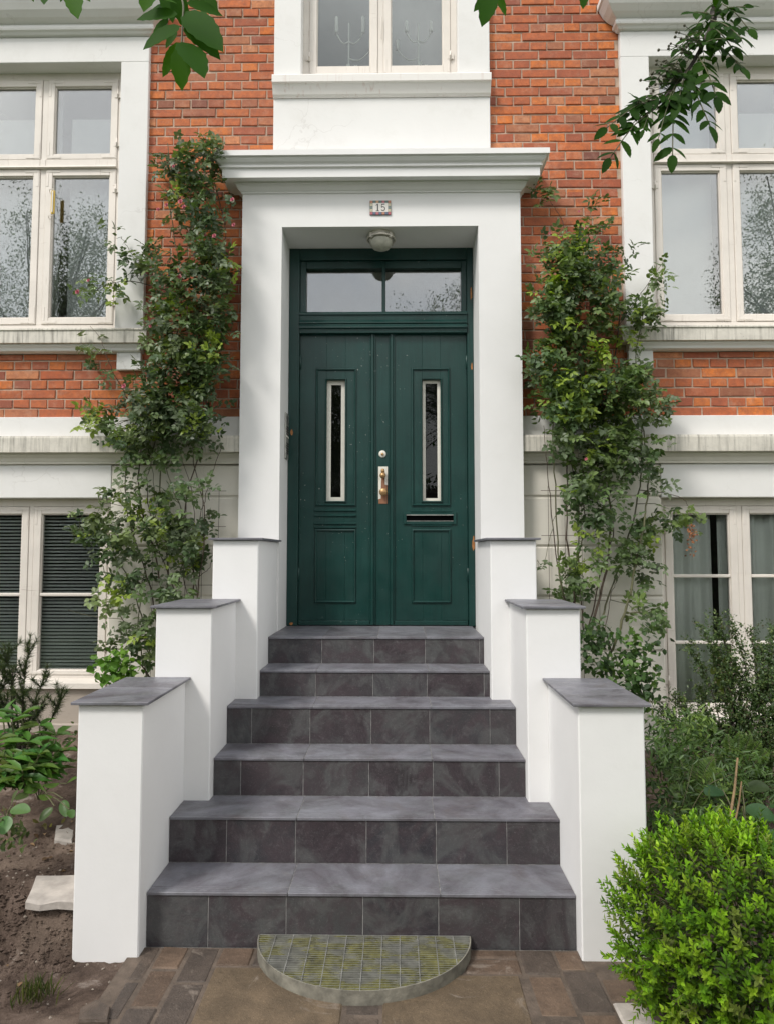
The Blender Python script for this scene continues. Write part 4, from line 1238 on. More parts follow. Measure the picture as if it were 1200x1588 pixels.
def climbing_rose(label, blobs, canes, arms, n_leaf, flowers, Ywall, cols, wts, twig_n):
    r = thing('climbing_rose', label, 'rose', 'climbing roses beside the door')
    cane_pts = []
    for k, (pts, rad) in enumerate(canes + arms):
        P3 = []
        for j, p in enumerate(pts):
            Y = p[2] if len(p) > 2 else Ywall - .10 + random.uniform(-.05, .05)
            P3.append(at(p[0], p[1], Y))
        sp = smooth_path(P3, 6 * len(pts))
        sp = [q + Vector((random.uniform(-.006, .006), random.uniform(-.006, .006), 0)) for q in sp]
        m = len(sp)
        b = MB(); b.tube(sp, [rad * (1 - .6 * i / m) for i in range(m)], 6); b.build('cane', M_CANE if k % 3 else M_CANE_G, r)
        cane_pts += sp
    cp = np.array([tuple(q) for q in cane_pts])
    # leaf clusters inside the measured mass of the plant
    w = np.array([b[4] * (1 if b[1] < 690 else (.66 if b[1] < 860 else .58)) for b in blobs], float); w /= w.sum()
    n_cl = max(20, n_leaf // 7)
    ci = RNG.choice(len(blobs), n_cl, p=w)
    cen, rad_ = [], []
    for i in ci:
        bx, by, rx, ry, _ = blobs[i][:5]
        while True:
            u, v = RNG.uniform(-1, 1, 2)
            if u * u + v * v <= 1: break
        Y = Ywall - RNG.uniform(.03, blobs[i][5] if len(blobs[i]) > 5 else .34)
        q = at(bx + u * rx, by + v * ry, Y)
        cen.append(tuple(q))
    cen = np.array(cen)
    twb = MB()
    for q in cen[:twig_n]:
        d2 = ((cp - q) ** 2).sum(1) + .02 * np.maximum(0, cp[:, 2] - q[2])
        a = Vector(cp[np.argmin(d2)])
        q = Vector(q)
        if (a - q).length < .5:
            mid = a.lerp(q, .5) + Vector((random.uniform(-.02, .02), random.uniform(-.02, .02), .02))
            twb.tube([a, mid, q], [.0028, .0022, .0014], 4, False)
    twb.build('twigs', M_CANE_G, r, kind='stuff')
    idx = RNG.integers(0, len(cen), n_leaf)
    P = cen[idx] + RNG.normal(0, 1, (n_leaf, 3)) * np.array([.035, .03, .035])
    P[:, 1] = np.minimum(P[:, 1], Ywall - .012)
    D = rnd_dir(n_leaf, (0, -.75, -.25), .62)
    N = rnd_dir(n_leaf, (0, -1.0, .85), .42)
    ccol = tint(len(cen), cols, wts, .12)
    col = ccol[idx] * (1 + RNG.normal(0, .13, (n_leaf, 1))).clip(.6, 1.5)
    data = compound(P, D, N, 2, RNG.uniform(.045, .075, n_leaf), RNG.uniform(.029, .047, n_leaf), RNG.uniform(.021, .033, n_leaf), col)
    link('foliage', leaves_mesh('foliage', *data, T_LEAF), M_LEAF, r, kind='stuff')
    for fx, fy, fr in flowers:
        blossom(r, tuple(at(fx, fy, Ywall - .34 - random.uniform(0, .06))), fr)
    return r

L_blobs = [(300, 255, 52, 40, 62), (322, 330, 34, 60, 70), (285, 300, 26, 60, 20), (325, 410, 34, 45, 62), (345, 450, 16, 70, 20), (255, 420, 42, 34, 36, .3), (205, 400, 36, 42, 26, .22), (165, 450, 40, 16, 14, .2),
           (290, 500, 62, 62, 190), (262, 590, 62, 56, 130), (310, 580, 40, 40, 70), (215, 640, 52, 38, 66), (270, 660, 66, 38, 95), (320, 660, 26, 20, 16), (195, 690, 22, 22, 16), (245, 705, 48, 26, 40), (160, 560, 14, 34, 7), (148, 640, 14, 22, 5),
           (205, 770, 42, 30, 34), (290, 780, 44, 42, 52), (255, 830, 58, 40, 62), (150, 825, 52, 30, 62), (190, 880, 46, 50, 62), (290, 850, 30, 40, 30), (180, 950, 34, 50, 48), (240, 930, 44, 50, 38), (285, 910, 26, 26, 16), (215, 1010, 46, 36, 36), (250, 1000, 30, 40, 20)]
L_canes = [([(262, 1062, 4.35), (262, 900), (250, 760), (262, 600), (282, 450), (265, 330), (262, 222)], .0065),
           ([(272, 1062, 4.35), (245, 880), (216, 760), (232, 640), (300, 520), (332, 400), (300, 245)], .006),
           ([(285, 1062, 4.35), (302, 900), (288, 780), (322, 650), (312, 500), (350, 380), (332, 275)], .006),
           ([(250, 1062, 4.35), (222, 960), (190, 880), (150, 835), (108, 815)], .005),
           ([(262, 1062, 4.4), (235, 920), (200, 800), (195, 720), (210, 640)], .0055),
           ([(292, 1060, 4.4), (306, 930), (318, 800), (300, 700), (336, 612)], .005),
           ([(280, 1060, 4.4), (270, 940), (292, 830), (262, 740), (250, 650)], .006),
           ([(238, 1062, 4.38), (205, 1000), (180, 930), (160, 880)], .005),
           ([(300, 1060, 4.45), (285, 960), (250, 860), (228, 760), (248, 660)], .005),
           ([(232, 1062, 4.4), (215, 980), (225, 880), (242, 790), (232, 700)], .0045),
           ([(308, 1060, 4.45), (312, 960), (300, 860), (322, 760), (345, 690)], .0045),
           ([(268, 1060, 4.42), (298, 980), (285, 880), (302, 790), (276, 690)], .0045)]
L_arms = [([(270, 440), (215, 405), (190, 370)], .0035), ([(262, 450), (190, 436), (125, 462)], .003), ([(210, 640), (175, 575), (158, 530), (140, 505)], .003), ([(205, 650), (170, 660), (142, 655)], .0025),
          ([(225, 790), (170, 780), (150, 765)], .0025), ([(300, 900), (325, 880), (330, 850)], .0025), ([(190, 960), (140, 955), (105, 945)], .0025)]
L_flow = [(246, 325, .013), (259, 318, .014), (281, 313, .018), (286, 321, .015), (319, 367, .015), (333, 366, .016), (361, 310, .016), (363, 349, .014), (279, 430, .021), (138, 435, .012), (121, 453, .017), (193, 599, .018), (234, 506, .013), (270, 258, .012)]
rose_cols = [(.100, .152, .056), (.066, .110, .046), (.142, .192, .070), (.138, .178, .102), (.26, .35, .055)]
climbing_rose('climbing rose with pink blossoms on the wall left of the door', L_blobs, L_canes, L_arms, 3100, L_flow, 4.56, rose_cols, [4, 4, 3, 3, .9], 170)

R_blobs = [(880, 395, 42, 34, 80), (855, 440, 22, 60, 60), (900, 470, 50, 60, 150), (950, 420, 40, 34, 44), (1005, 425, 26, 26, 26, .26), (1000, 480, 24, 30, 26, .26), (985, 500, 20, 26, 16), (890, 560, 62, 52, 165), (870, 620, 44, 44, 90), (940, 610, 58, 42, 110), (985, 590, 30, 34, 40), (1010, 620, 20, 24, 12), (860, 670, 26, 36, 30),
           (930, 680, 70, 38, 95), (985, 690, 36, 30, 36), (1008, 735, 24, 22, 16), (930, 740, 56, 34, 56), (960, 790, 50, 34, 44), (885, 800, 34, 44, 30), (930, 850, 60, 38, 62), (895, 880, 36, 34, 36), (985, 840, 24, 40, 14), (1030, 800, 28, 20, 16, .25), (1055, 810, 16, 20, 10, .25), (1000, 880, 20, 24, 10), (845, 880, 10, 16, 4),
           (905, 900, 44, 22, 30), (985, 935, 30, 26, 14), (1000, 960, 22, 26, 14), (920, 320, 12, 10, 2), (835, 300, 22, 16, 9, .2), (905, 345, 26, 16, 6)]
R_canes = [([(893, 990, 4.35), (868, 900), (862, 780), (858, 640), (880, 480), (862, 372)], .006),
           ([(900, 990, 4.35), (882, 880), (878, 760), (890, 620), (915, 480), (890, 370)], .006),
           ([(915, 985, 4.3), (940, 880), (945, 780), (935, 640), (960, 500), (940, 395)], .008),
           ([(936, 1040, 4.25), (965, 960, 4.28), (985, 880, 4.3), (1000, 800, 4.32), (1004, 720), (985, 600)], .0085),
           ([(888, 990, 4.35), (862, 860), (850, 740), (842, 660)], .0045),
           ([(905, 985, 4.35), (896, 860), (902, 740), (930, 600)], .005),
           ([(922, 985, 4.3), (952, 900), (985, 790), (995, 690), (985, 560), (1005, 440)], .0065),
           ([(910, 985, 4.38), (928, 900), (950, 820), (925, 720), (905, 620)], .005),
           ([(898, 990, 4.4), (890, 900), (905, 800), (880, 700), (868, 600)], .0045)]
R_arms = [([(985, 650), (1010, 655), (1030, 650)], .003), ([(990, 760), (1030, 765, 4.3), (1060, 775, 4.25), (1070, 800, 4.22)], .003), ([(950, 520), (990, 460), (1025, 410)], .003), ([(860, 800), (840, 880), (832, 870)], .002), ([(935, 1000, 4.3), (945, 930), (960, 890)], .003),
          ([(880, 380), (870, 340), (845, 305), (815, 290)], .0025), ([(905, 380), (915, 330), (900, 320)], .002)]
R_flow = [(852, 362, .010), (897, 328, .009), (908, 712, .012)]
rr = climbing_rose('climbing rose without open blossoms on the wall right of the door', R_blobs, R_canes, R_arms, 2900, R_flow, 4.56, [(.104, .166, .056), (.070, .120, .046), (.142, .206, .064), (.126, .174, .090), (.27, .37, .055)], [4, 3.4, 3, 2.5, 1.3], 150)
# dried brown flower head hanging from an arching shoot
P = np.array([tuple(at(1071 + RNG.normal(0, 4), 812 + 50 * RNG.random(), 4.22 + RNG.normal(0, .012))) for _ in range(70)])
link('dried_flower_head', leaves_mesh('dried_flower_head', P, rnd_dir(70, (0, -.4, -.8), .8), rnd_dir(70), RNG.uniform(.012, .022, 70), RNG.uniform(.01, .018, 70), np.ones((70, 3)), T_LEAF), M_DRIED, rr)

# wire trellis behind the left rose
for lab, xs_, zs_ in (('thin rusty wire trellis behind the rose left of the door', (-1.56, -1.45, -1.34, -1.23, -1.12), (2.02, 1.78, 1.39, .95)), ('thin wire trellis behind the rose right of the door', (1.08, 1.19, 1.30, 1.41), (2.02, 1.72, 1.29))):
    t = thing('wire_trellis', lab, 'trellis', 'trellises behind the roses')
    for x in xs_:
        b = MB(); b.tube([(x, 4.565, .5), (x, 4.565, 2.05)], .0016, 6); b.build('wire', M_CANE, t)
    for z in zs_:
        b = MB(); b.tube([(xs_[0] - .05, 4.559, z), (xs_[-1] + .05, 4.559, z)], .0018, 6); b.build('wire', M_CANE, t)

# --- generic leafy plant from measured blobs
def leafy(name, label, cat, blobs, n, size, width, cols, wts, dbias=(0, -.5, .2), nbias=(0, -.4, 1), tmpl=T_LEAF, stems=(), mat=M_LEAF, cluster=8, spread=.03, dk=.7, group=None, foliage='foliage'):
    t = thing(name, label, cat, group)
    if stems:
        for pts, rad in stems:
            sp = smooth_path([at(*p) for p in pts], 5 * len(pts))
            b = MB(); b.tube(sp, [rad * (1 - .6 * i / len(sp)) for i in range(len(sp))], 6); b.build('stem', M_BARK, t)
    w = np.array([b[6] for b in blobs], float); w /= w.sum()
    ncl = max(3, n // cluster)
    cen = []
    for i in RNG.choice(len(blobs), ncl, p=w):
        bx, by, rx, ry, Y, dy, _ = blobs[i]
        while True:
            u, v = RNG.uniform(-1, 1, 2)
            if u * u + v * v <= 1: break
        cen.append(tuple(at(bx + u * rx, by + v * ry, Y + RNG.uniform(-dy, dy))))
    cen = np.array(cen); idx = RNG.integers(0, ncl, n)
    P = cen[idx] + RNG.normal(0, spread, (n, 3))
    cc = tint(ncl, cols, wts, .15)[idx] * (1 + RNG.normal(0, .12, (n, 1))).clip(.6, 1.5)
    me = leaves_mesh(foliage, P, rnd_dir(n, dbias, dk), rnd_dir(n, nbias, .45), size * RNG.uniform(.65, 1.15, n), width * RNG.uniform(.75, 1.15, n), cc, tmpl)
    link(foliage, me, mat, t, kind='stuff')
    return t

# --- bright clipped shrub in the right foreground
box = thing('boxwood_shrub', 'bright green rounded box shrub in front of the right pillar', 'shrub')
BC = Vector((1.232, 2.36, .300)); BRX, BRZ = .452, .365
for k in range(7):
    a = k * .9
    b = MB(); b.tube([BC + Vector((.03 * math.cos(a), .03 * math.sin(a), -.36)), BC + Vector((.12 * math.cos(a), .12 * math.sin(a), -.1)), BC + Vector((.28 * math.cos(a), .28 * math.sin(a), .12 + .05 * math.sin(k)))], [.010, .007, .003], 6); b.build('stem', M_BARK, box)
ns = 1350
u = rnd_dir(ns, (0, -.1, .22), 1.0)
lump = np.array([mn.fractal(Vector(tuple(q * 2.6)), 1.0, 2.0, 3) for q in u])
rad = 1 + .13 * lump + RNG.normal(0, .035, ns)
root = np.array(BC) + u * np.stack([BRX * rad * .80, BRX * rad * .80, BRZ * rad * .80], 1)
sdir = unit(u * .9 + np.array([0, -.05, .55]) + RNG.normal(0, .30, (ns, 3)))
slen = RNG.uniform(.05, .11, ns)
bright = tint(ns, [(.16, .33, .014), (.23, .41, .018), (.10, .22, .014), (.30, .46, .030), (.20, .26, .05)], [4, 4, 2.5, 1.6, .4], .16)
oP, oD, oN, oL, oW, oC = [], [], [], [], [], []
for k in range(7):
    tt = k / 6
    for s in (0, 1):
        ax = unit(np.cross(sdir, rnd_dir(ns, (.2, .1, 1), .15)))
        bx = np.cross(sdir, ax)
        ang = k * 1.45 + s * math.pi
        out = ax * math.cos(ang) + bx * math.sin(ang)
        d = unit(out * (1.05 - .55 * tt) + sdir * (.45 + .6 * tt))
        oP.append(root + sdir * (slen * (.15 + .85 * tt))[:, None]); oD.append(d); oN.append(sdir + out * -.25 + RNG.normal(0, .15, (ns, 3)))
        ll = RNG.uniform(.022, .034, ns) * (1.0 - .25 * tt); oL.append(ll); oW.append(ll * RNG.uniform(.42, .55, ns)); oC.append(bright * (.42 + .68 * tt) * (1 + RNG.normal(0, .08, (ns, 1))))  # leaves coloured darker towards the shoot base so gaps look shaded
data = [np.concatenate(x) for x in (oP, oD, oN, oL, oW, oC)]
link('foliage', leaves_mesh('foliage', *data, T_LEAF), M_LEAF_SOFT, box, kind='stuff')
ni = 5000
u = rnd_dir(ni); P = np.array(BC) + u * np.array([BRX, BRX, BRZ]) * RNG.uniform(.35, .84, (ni, 1))
link('inner_foliage', leaves_mesh('inner_foliage', P, rnd_dir(ni, (0, -.2, .3)), rnd_dir(ni, (0, -.3, 1), .5), RNG.uniform(.018, .027, ni), RNG.uniform(.009, .014, ni), tint(ni, [(.030, .068, .008), (.055, .115, .012)], [2, 1]), T_SMALL), M_LEAF, box, kind='stuff')  # inner leaves darkened in colour to paint shade into the gaps
tb = MB()
for i in range(0, ns, 2):
    tb.tube([Vector(BC).lerp(Vector(root[i]), .72), Vector(root[i]), Vector(root[i] + sdir[i] * slen[i])], [.0022, .0016, .0009], 4, False)
tb.build('twigs', M_CANE_G, box, kind='stuff')

# --- dark small-leaved shrub by the right basement window: arching sprays of tiny leaves
sh = thing('cotoneaster_shrub', 'dark arching shrub with tiny leaves before the right basement window', 'shrub')
sprays = []
base = at(1160, 1290, 3.75)
ends = [(1088, 975, 3.9), (1110, 962, 3.95), (1135, 970, 3.9), (1165, 985, 3.85), (1196, 975, 3.8), (1068, 1004, 3.9), (1100, 1000, 3.85), (1140, 1028, 3.8), (1180, 1010, 3.75), (1210, 1000, 3.8), (1190, 1050, 3.7), (1160, 1070, 3.75), (1205, 1100, 3.65), (1150, 1110, 3.8), (1125, 1090, 3.9), (1030, 1105, 4.1), (1050, 1085, 4.1), (1085, 1070, 4.05), (1185, 1140, 3.6), (1130, 1130, 3.85), (1215, 1180, 3.55), (1180, 1200, 3.6), (1100, 1120, 3.95), (1165, 1150, 3.7), (1210, 1060, 3.6), (1225, 1020, 3.7), (1195, 1230, 3.5), (1090, 1110, 4.0), (1150, 1050, 3.85), (1225, 1130, 3.5)]
sp_P, sp_D = [], []
for k, e in enumerate(ends):
    E3 = at(*e)
    mid = base.lerp(E3, .6) + Vector((random.uniform(-.05, .05), random.uniform(-.05, .05), .10))
    pth = smooth_path([base + Vector((random.uniform(-.08, .08), random.uniform(-.05, .05), 0)), mid, E3], 16)
    b = MB(); b.tube(pth, [.005 * (1 - .75 * i / 16) for i in range(17)], 5); b.build('branch', M_BARK, sh)
    for j in range(5, 17):
        for _ in range(6):
            d = (pth[j] - pth[j - 1]).normalized()
            sd = (d * .7 + Vector((random.uniform(-1, 1), random.uniform(-1, .4), random.uniform(-.5, .7))) * .8).normalized()
            L_ = random.uniform(.03, .10)
            for q_ in range(11):
                sp_P.append(tuple(pth[j] + sd * (L_ * q_ / 10) + Vector((random.gauss(0, .004), random.gauss(0, .004), random.gauss(0, .004))))); sp_D.append(tuple(sd))
n = len(sp_P)
link('foliage', leaves_mesh('foliage', sp_P, unit(np.array(sp_D) * .5 + RNG.normal(0, .8, (n, 3))), rnd_dir(n, (0, -.4, 1), .5), RNG.uniform(.012, .021, n), RNG.uniform(.009, .014, n), tint(n, [(.075, .130, .040), (.055, .098, .032), (.145, .190, .068), (.11, .095, .06)], [4, 3, 2, .8]), T_SMALL), M_LEAF, sh, kind='stuff')

leafy('fern_bank', 'dark leafy undergrowth behind the lowest right pillar', 'undergrowth', [(1050, 1150, 48, 42, 3.7, .25, 8), (1090, 1210, 60, 60, 3.55, .25, 10), (1030, 1220, 34, 70, 3.4, .2, 7), (1160, 1230, 56, 60, 3.35, .2, 8), (1110, 1140, 60, 34, 3.9, .2, 6), (1180, 1160, 40, 60, 3.8, .2, 6), (1080, 1285, 70, 26, 3.1, .2, 6)], 3600, .050, .013,
      [(.066, .125, .034), (.095, .170, .042), (.045, .085, .026), (.15, .23, .05)], [4, 3, 2, 1.6], (0, -.35, .35), (0, -.5, .9), T_LEAF, (), M_LEAF, 9, .035)

def fern(label, base, fronds, group):
    t = thing('fern', label, 'fern', group)
    for (ex, ey, eY) in fronds:
        B3 = at(*base); E3 = at(ex, ey, eY)
        mid = B3.lerp(E3, .55) + Vector((0, 0, .05))
        pth = smooth_path([B3, mid, E3], 24)
        b = MB(); b.tube(pth, [.0028 * (1 - .8 * i / 24) for i in range(25)], 4); fr = b.build('frond', M_CANE_G, t)
        P, D, N, L_, W_ = [], [], [], [], []
        for i in range(3, 25):
            d = (pth[i] - pth[i - 1]).normalized(); s = d.cross(Vector((0.2, -.8, .6))).normalized()
            ln = .055 * math.sin(min(1, (26 - i) / 16) * 1.57) * (.7 if i < 6 else 1)
            for sg in (-1, 1):
                P.append(tuple(pth[i])); D.append(tuple(s * sg + d * .45)); N.append(tuple(Vector((0, -.7, .7)))); L_.append(ln); W_.append(.011)
        m_ = len(P)
        link('leaflets', leaves_mesh('leaflets', P, D, N, L_, W_, tint(m_, [(.11, .18, .035), (.075, .135, .03)], [1, 1], .1), T_LEAF), M_LEAF, fr, kind='stuff')
fern('yellow-green fern with upright fronds below the right basement window', (1140, 1250, 3.55), [(1128, 1140, 3.6), (1147, 1136, 3.55), (1163, 1140, 3.5), (1178, 1150, 3.5), (1110, 1160, 3.6), (1190, 1165, 3.5)], 'ferns right of the steps')
fern('dark spreading fern close behind the lowest right pillar', (1075, 1270, 3.35), [(1030, 1190, 3.4), (1050, 1170, 3.45), (1085, 1180, 3.4), (1120, 1195, 3.3), (1125, 1225, 3.2), (1040, 1230, 3.25), (1105, 1175, 3.4)], 'ferns right of the steps')
fern('small bright fern before the window sill right of the steps', (1085, 1165, 3.85), [(1075, 1108, 3.9), (1095, 1112, 3.9), (1060, 1125, 3.85), (1110, 1130, 3.8), (1050, 1145, 3.8)], 'ferns right of the steps')

def big_leaf_plant(name, label, cat, lv, base, col, stemmat=M_CANE_G, tmpl=T_LEAF, group=None):
    """few large leaves, each leaf a part: lv = (px, py, Y, length, width, direction)"""
    t = thing(name, label, cat, group)
    B3 = at(*base)
    for (px, py, Y, l, w, d) in lv:
        p = at(px, py, Y)
        d = Vector(d).normalized()
        b = MB(); b.tube(smooth_path([B3, B3.lerp(p, .5) + Vector((0, 0, .03)), p], 8), [.003] * 9, 4); b.build('stem', stemmat, t)
        T, F = tmpl
        c = tuple(x * random.uniform(.75, 1.25) for x in col)
        me = leaves_mesh('leaf', [tuple(p)], [tuple(d)], [(random.gauss(0, .2), -.45 + random.gauss(0, .15), .9)], [l], [w], [c], tmpl)
        o = link('leaf', me, M_LEAF, t)
        m = o.modifiers.new('soft', 'SUBSURF'); m.levels = m.render_levels = 2
    return t
big_leaf_plant('bergenia', 'broad dark leaves low behind the bright box shrub', 'plant', [(1120, 1225, 3.2, .14, .10, (-.8, -.5, .1)), (1150, 1220, 3.2, .13, .10, (.6, -.6, .2)), (1150, 1250, 3.1, .15, .12, (.7, -.7, -.1)), (1178, 1290, 2.95, .17, .13, (.5, -.8, .0)), (1165, 1305, 2.95, .14, .11, (-.6, -.7, -.1)), (1190, 1250, 3.1, .13, .10, (.3, -.8, .3)), (1200, 1310, 2.9, .15, .12, (.2, -.9, .1))], (1160, 1330, 3.05), (.042, .082, .030))
# honesty with round seed discs
lun = thing('honesty_plant', 'stalk of round pale green seed discs before the right basement window', 'plant')
b = MB(); b.tube(smooth_path([at(1125, 1150, 3.95), at(1123, 1080, 3.95), at(1122, 1020, 3.95)], 10), [.003] * 11, 5); b.build('stem', M_CANE_G, lun)
for px, py, s in ((1103, 1039, .052), (1121, 1026, .036), (1128, 1022, .048), (1124, 1033, .050), (1124, 1045, .056), (1113, 1057, .050), (1119, 1062, .044), (1128, 1056, .044), (1117, 1072, .046), (1126, 1074, .042), (1111, 1054, .036)):
    p = at(px, py, 3.93 + random.uniform(-.02, .02))
    me = leaves_mesh('seed_disc', [tuple(p + Vector((0, 0, -s / 2)))], [(random.gauss(0, .25), -.1, 1)], [(random.gauss(0, .3), -1, .1)], [s], [s * .9], [(.16, .21, .055)], T_DISC)
    link('seed_disc', me, M_LEAF_SOFT, lun)
for (a, c, r_), lab in ((((1131, 1270, 3.1), (1143, 1175, 3.15), .0060), 'tall dry brown stalk standing behind the box shrub'), (((1139, 1275, 3.05), (1149, 1212, 3.05), .0042), 'short dry brown stalk standing behind the box shrub')):
    b = MB(); p0, p1 = at(*a), at(*c); b.tube([p0, p0.lerp(p1, .5) + Vector((.004, 0, 0)), p1], [r_, r_ * .9, r_ * .7], 8); b.build('dry_stalk', M_STALK, label=lab, category='stalk', group='dry stalks')
for k, (a, m_, c) in enumerate((((1050, 1300, 3.2), (1090, 1225, 3.2), (1135, 1200, 3.2)), ((1040, 1290, 3.25), (1060, 1240, 3.25), (1075, 1180, 3.3)))):
    b = MB(); b.tube(smooth_path([at(*a), at(*m_), at(*c)], 14), [.003 * (1 - .6 * i / 14) for i in range(15)], 5)
    b.build('tall_grass', M_CANE_G, label=('long arching grass stem among the undergrowth right of the steps' if k == 0 else 'straight thin grass stem just behind the lowest right pillar'), category='grass', group='loose grass stems')

leafy('leafy_shrub', 'fresh green low shrub at the foot of the right rose', 'shrub', [(945, 1010, 40, 40, 4.15, .15, 8), (970, 1050, 44, 34, 4.05, .15, 8), (990, 1075, 24, 26, 3.95, .1, 4), (920, 985, 18, 26, 4.2, .1, 4), (1000, 1040, 16, 20, 4.0, .1, 2), (985, 995, 26, 22, 4.1, .1, 2)], 780, .046, .032, [(.052, .110, .028), (.035, .075, .022), (.09, .17, .035)], [4, 3, 2], (0, -.6, -.1), (0, -.5, .9), T_LEAF, [([(945, 1080, 4.1), (948, 1020, 4.1), (940, 980, 4.1)], .005)])
leafy('leafy_seedling', 'bright green young plant beside the left basement window', 'plant', [(165, 1035, 24, 20, 4.25, .1, 5), (185, 1020, 20, 22, 4.25, .08, 5), (200, 1040, 18, 16, 4.2, .08, 3), (150, 1045, 12, 10, 4.2, .05, 2)], 150, .058, .044, [(.10, .22, .030), (.16, .30, .04)], [2, 1], (0, -.6, -.1), (0, -.5, .9), T_LEAF, [([(180, 1062, 4.25), (178, 1030, 4.25), (172, 1018, 4.25)], .004)], M_LEAF_SOFT, 5, .03)

# --- left bed
per = thing('peony_plant', 'clump of glossy lance-shaped green leaves in the left bed', 'plant')
shoots = [((30, 1215, 3.45), (18, 1120, 3.45)), ((45, 1215, 3.45), (34, 1108, 3.5)), ((60, 1215, 3.4), (62, 1125, 3.5)), ((70, 1210, 3.45), (88, 1140, 3.5)), ((20, 1225, 3.35), (20, 1175, 3.3)), ((50, 1220, 3.35), (62, 1170, 3.3)), ((30, 1225, 3.3), (-8, 1150, 3.4)), ((25, 1225, 3.3), (0, 1190, 3.3)), ((60, 1215, 3.4), (80, 1180, 3.4)), ((40, 1220, 3.4), (45, 1150, 3.35)), ((70, 1215, 3.45), (98, 1165, 3.5)), ((10, 1225, 3.3), (-15, 1210, 3.25)), ((40, 1225, 3.3), (35, 1195, 3.2)), ((15, 1215, 3.4), (5, 1110, 3.5))]
for a, c in shoots:
    A3, C3 = at(*a), at(*c)
    pth = smooth_path([A3, A3.lerp(C3, .5) + Vector((random.uniform(-.02, .02), 0, .01)), C3], 12)
    b = MB(); b.tube(pth, [.004] * 13, 5); sh_ = b.build('shoot', M_CANE_G, per)
    for i in range(15):
        p = pth[3 + (i * 9) // 15 + (1 if i > 10 else 0)] if i < 11 else pth[-1]
        an = i * 2.4 + random.uniform(-.3, .3); up = .05 + .6 * i / 15 * random.random()
        d = (math.cos(an), math.sin(an) * .8 - .35, up)
        l = random.uniform(.10, .155)
        me = leaves_mesh('leaf', [tuple(p)], [d], [(random.gauss(0, .2), -.25, 1)], [l], [l * random.uniform(.25, .34)], [tuple(x * random.uniform(.7, 1.3) for x in (.085, .175, .036))], T_LEAF)
        link('leaf', me, M_LEAF, sh_)
big_leaf_plant('geranium_plant', 'rounded lobed leaves low in the soil beside the left pillar', 'plant', [(78, 1215, 3.25, .085, .09, (.5, -.8, .1)), (62, 1222, 3.25, .08, .085, (-.6, -.7, .1)), (98, 1238, 3.15, .10, .06, (.4, -.5, -.6)), (85, 1250, 3.1, .09, .055, (-.5, -.5, -.5)), (104, 1215, 3.3, .08, .05, (.7, -.3, .5)), (48, 1232, 3.2, .075, .08, (-.7, -.6, 0)), (74, 1232, 3.2, .07, .075, (.2, -.9, 0)), (108, 1255, 3.1, .07, .045, (.5, -.6, -.2))], (60, 1240, 3.25), (.070, .125, .028))
big_leaf_plant('broad_leaf_seedling', 'broad pale green leaves at the lower left edge of the bed', 'plant', [(15, 1255, 2.95, .13, .075, (1, -.4, .15)), (12, 1262, 2.95, .10, .075, (.2, -.7, -.6)), (5, 1250, 2.95, .11, .07, (-.7, -.4, .3)), (18, 1250, 3.0, .09, .06, (.3, -.2, .8)), (0, 1275, 2.9, .09, .06, (-.3, -.8, -.2))], (10, 1290, 2.95), (.085, .155, .050))
leafy('groundcover', 'small weeds and seedlings scattered over the soil left of the steps', 'weeds', [(15, 1290, 20, 22, 3.0, .05, 4), (95, 1140, 30, 18, 4.1, .2, 5), (85, 1165, 26, 18, 3.9, .2, 4), (40, 1280, 60, 12, 3.2, .08, 2)], 190, .036, .02, [(.085, .12, .03), (.06, .09, .025), (.13, .12, .04)], [3, 3, 1], (0, -.4, .3), (0, -.3, 1), T_LEAF, (), M_LEAF, 6, .03)
# leaf litter
P = []; 
for _ in range(70):
    p = (random.uniform(-2.3, -1.3), random.uniform(2.5, 4.4)); P.append((p[0], p[1], soil_h(*p) + .008))
me = leaves_mesh('leaf_litter', P, rnd_dir(70, (0, 0, .1)) * np.array([1, 1, .3]), rnd_dir(70, (0, 0, 3), .4), RNG.uniform(.02, .05, 70), RNG.uniform(.012, .03, 70), tint(70, [(.20, .12, .06), (.28, .18, .10), (.12, .07, .04)], [1, 1, 1]), T_LEAF)
link('leaf_litter', me, M_LEAF, None, kind='stuff', label='dry brown fallen leaves on the soil left of the steps')
# grass tuft lower left corner
n = 90; c0 = on_level(55, 1545, 0)
P = np.array([(c0.x + RNG.normal(0, .035), c0.y + RNG.normal(0, .03), -.01) for _ in range(n)])
tf = thing('grass_tuft', 'thin grass tuft growing in the mud at the lower left corner', 'grass')
link('blades', leaves_mesh('blades', P, rnd_dir(n, (0, -.1, 1.3), .4), rnd_dir(n, (0, -1, 0), .3), RNG.uniform(.03, .09, n), RNG.uniform(.002, .0035, n), tint(n, [(.10, .14, .04), (.16, .17, .07)], [1, 1]), T_LEAF), M_LEAF, tf, kind='stuff')

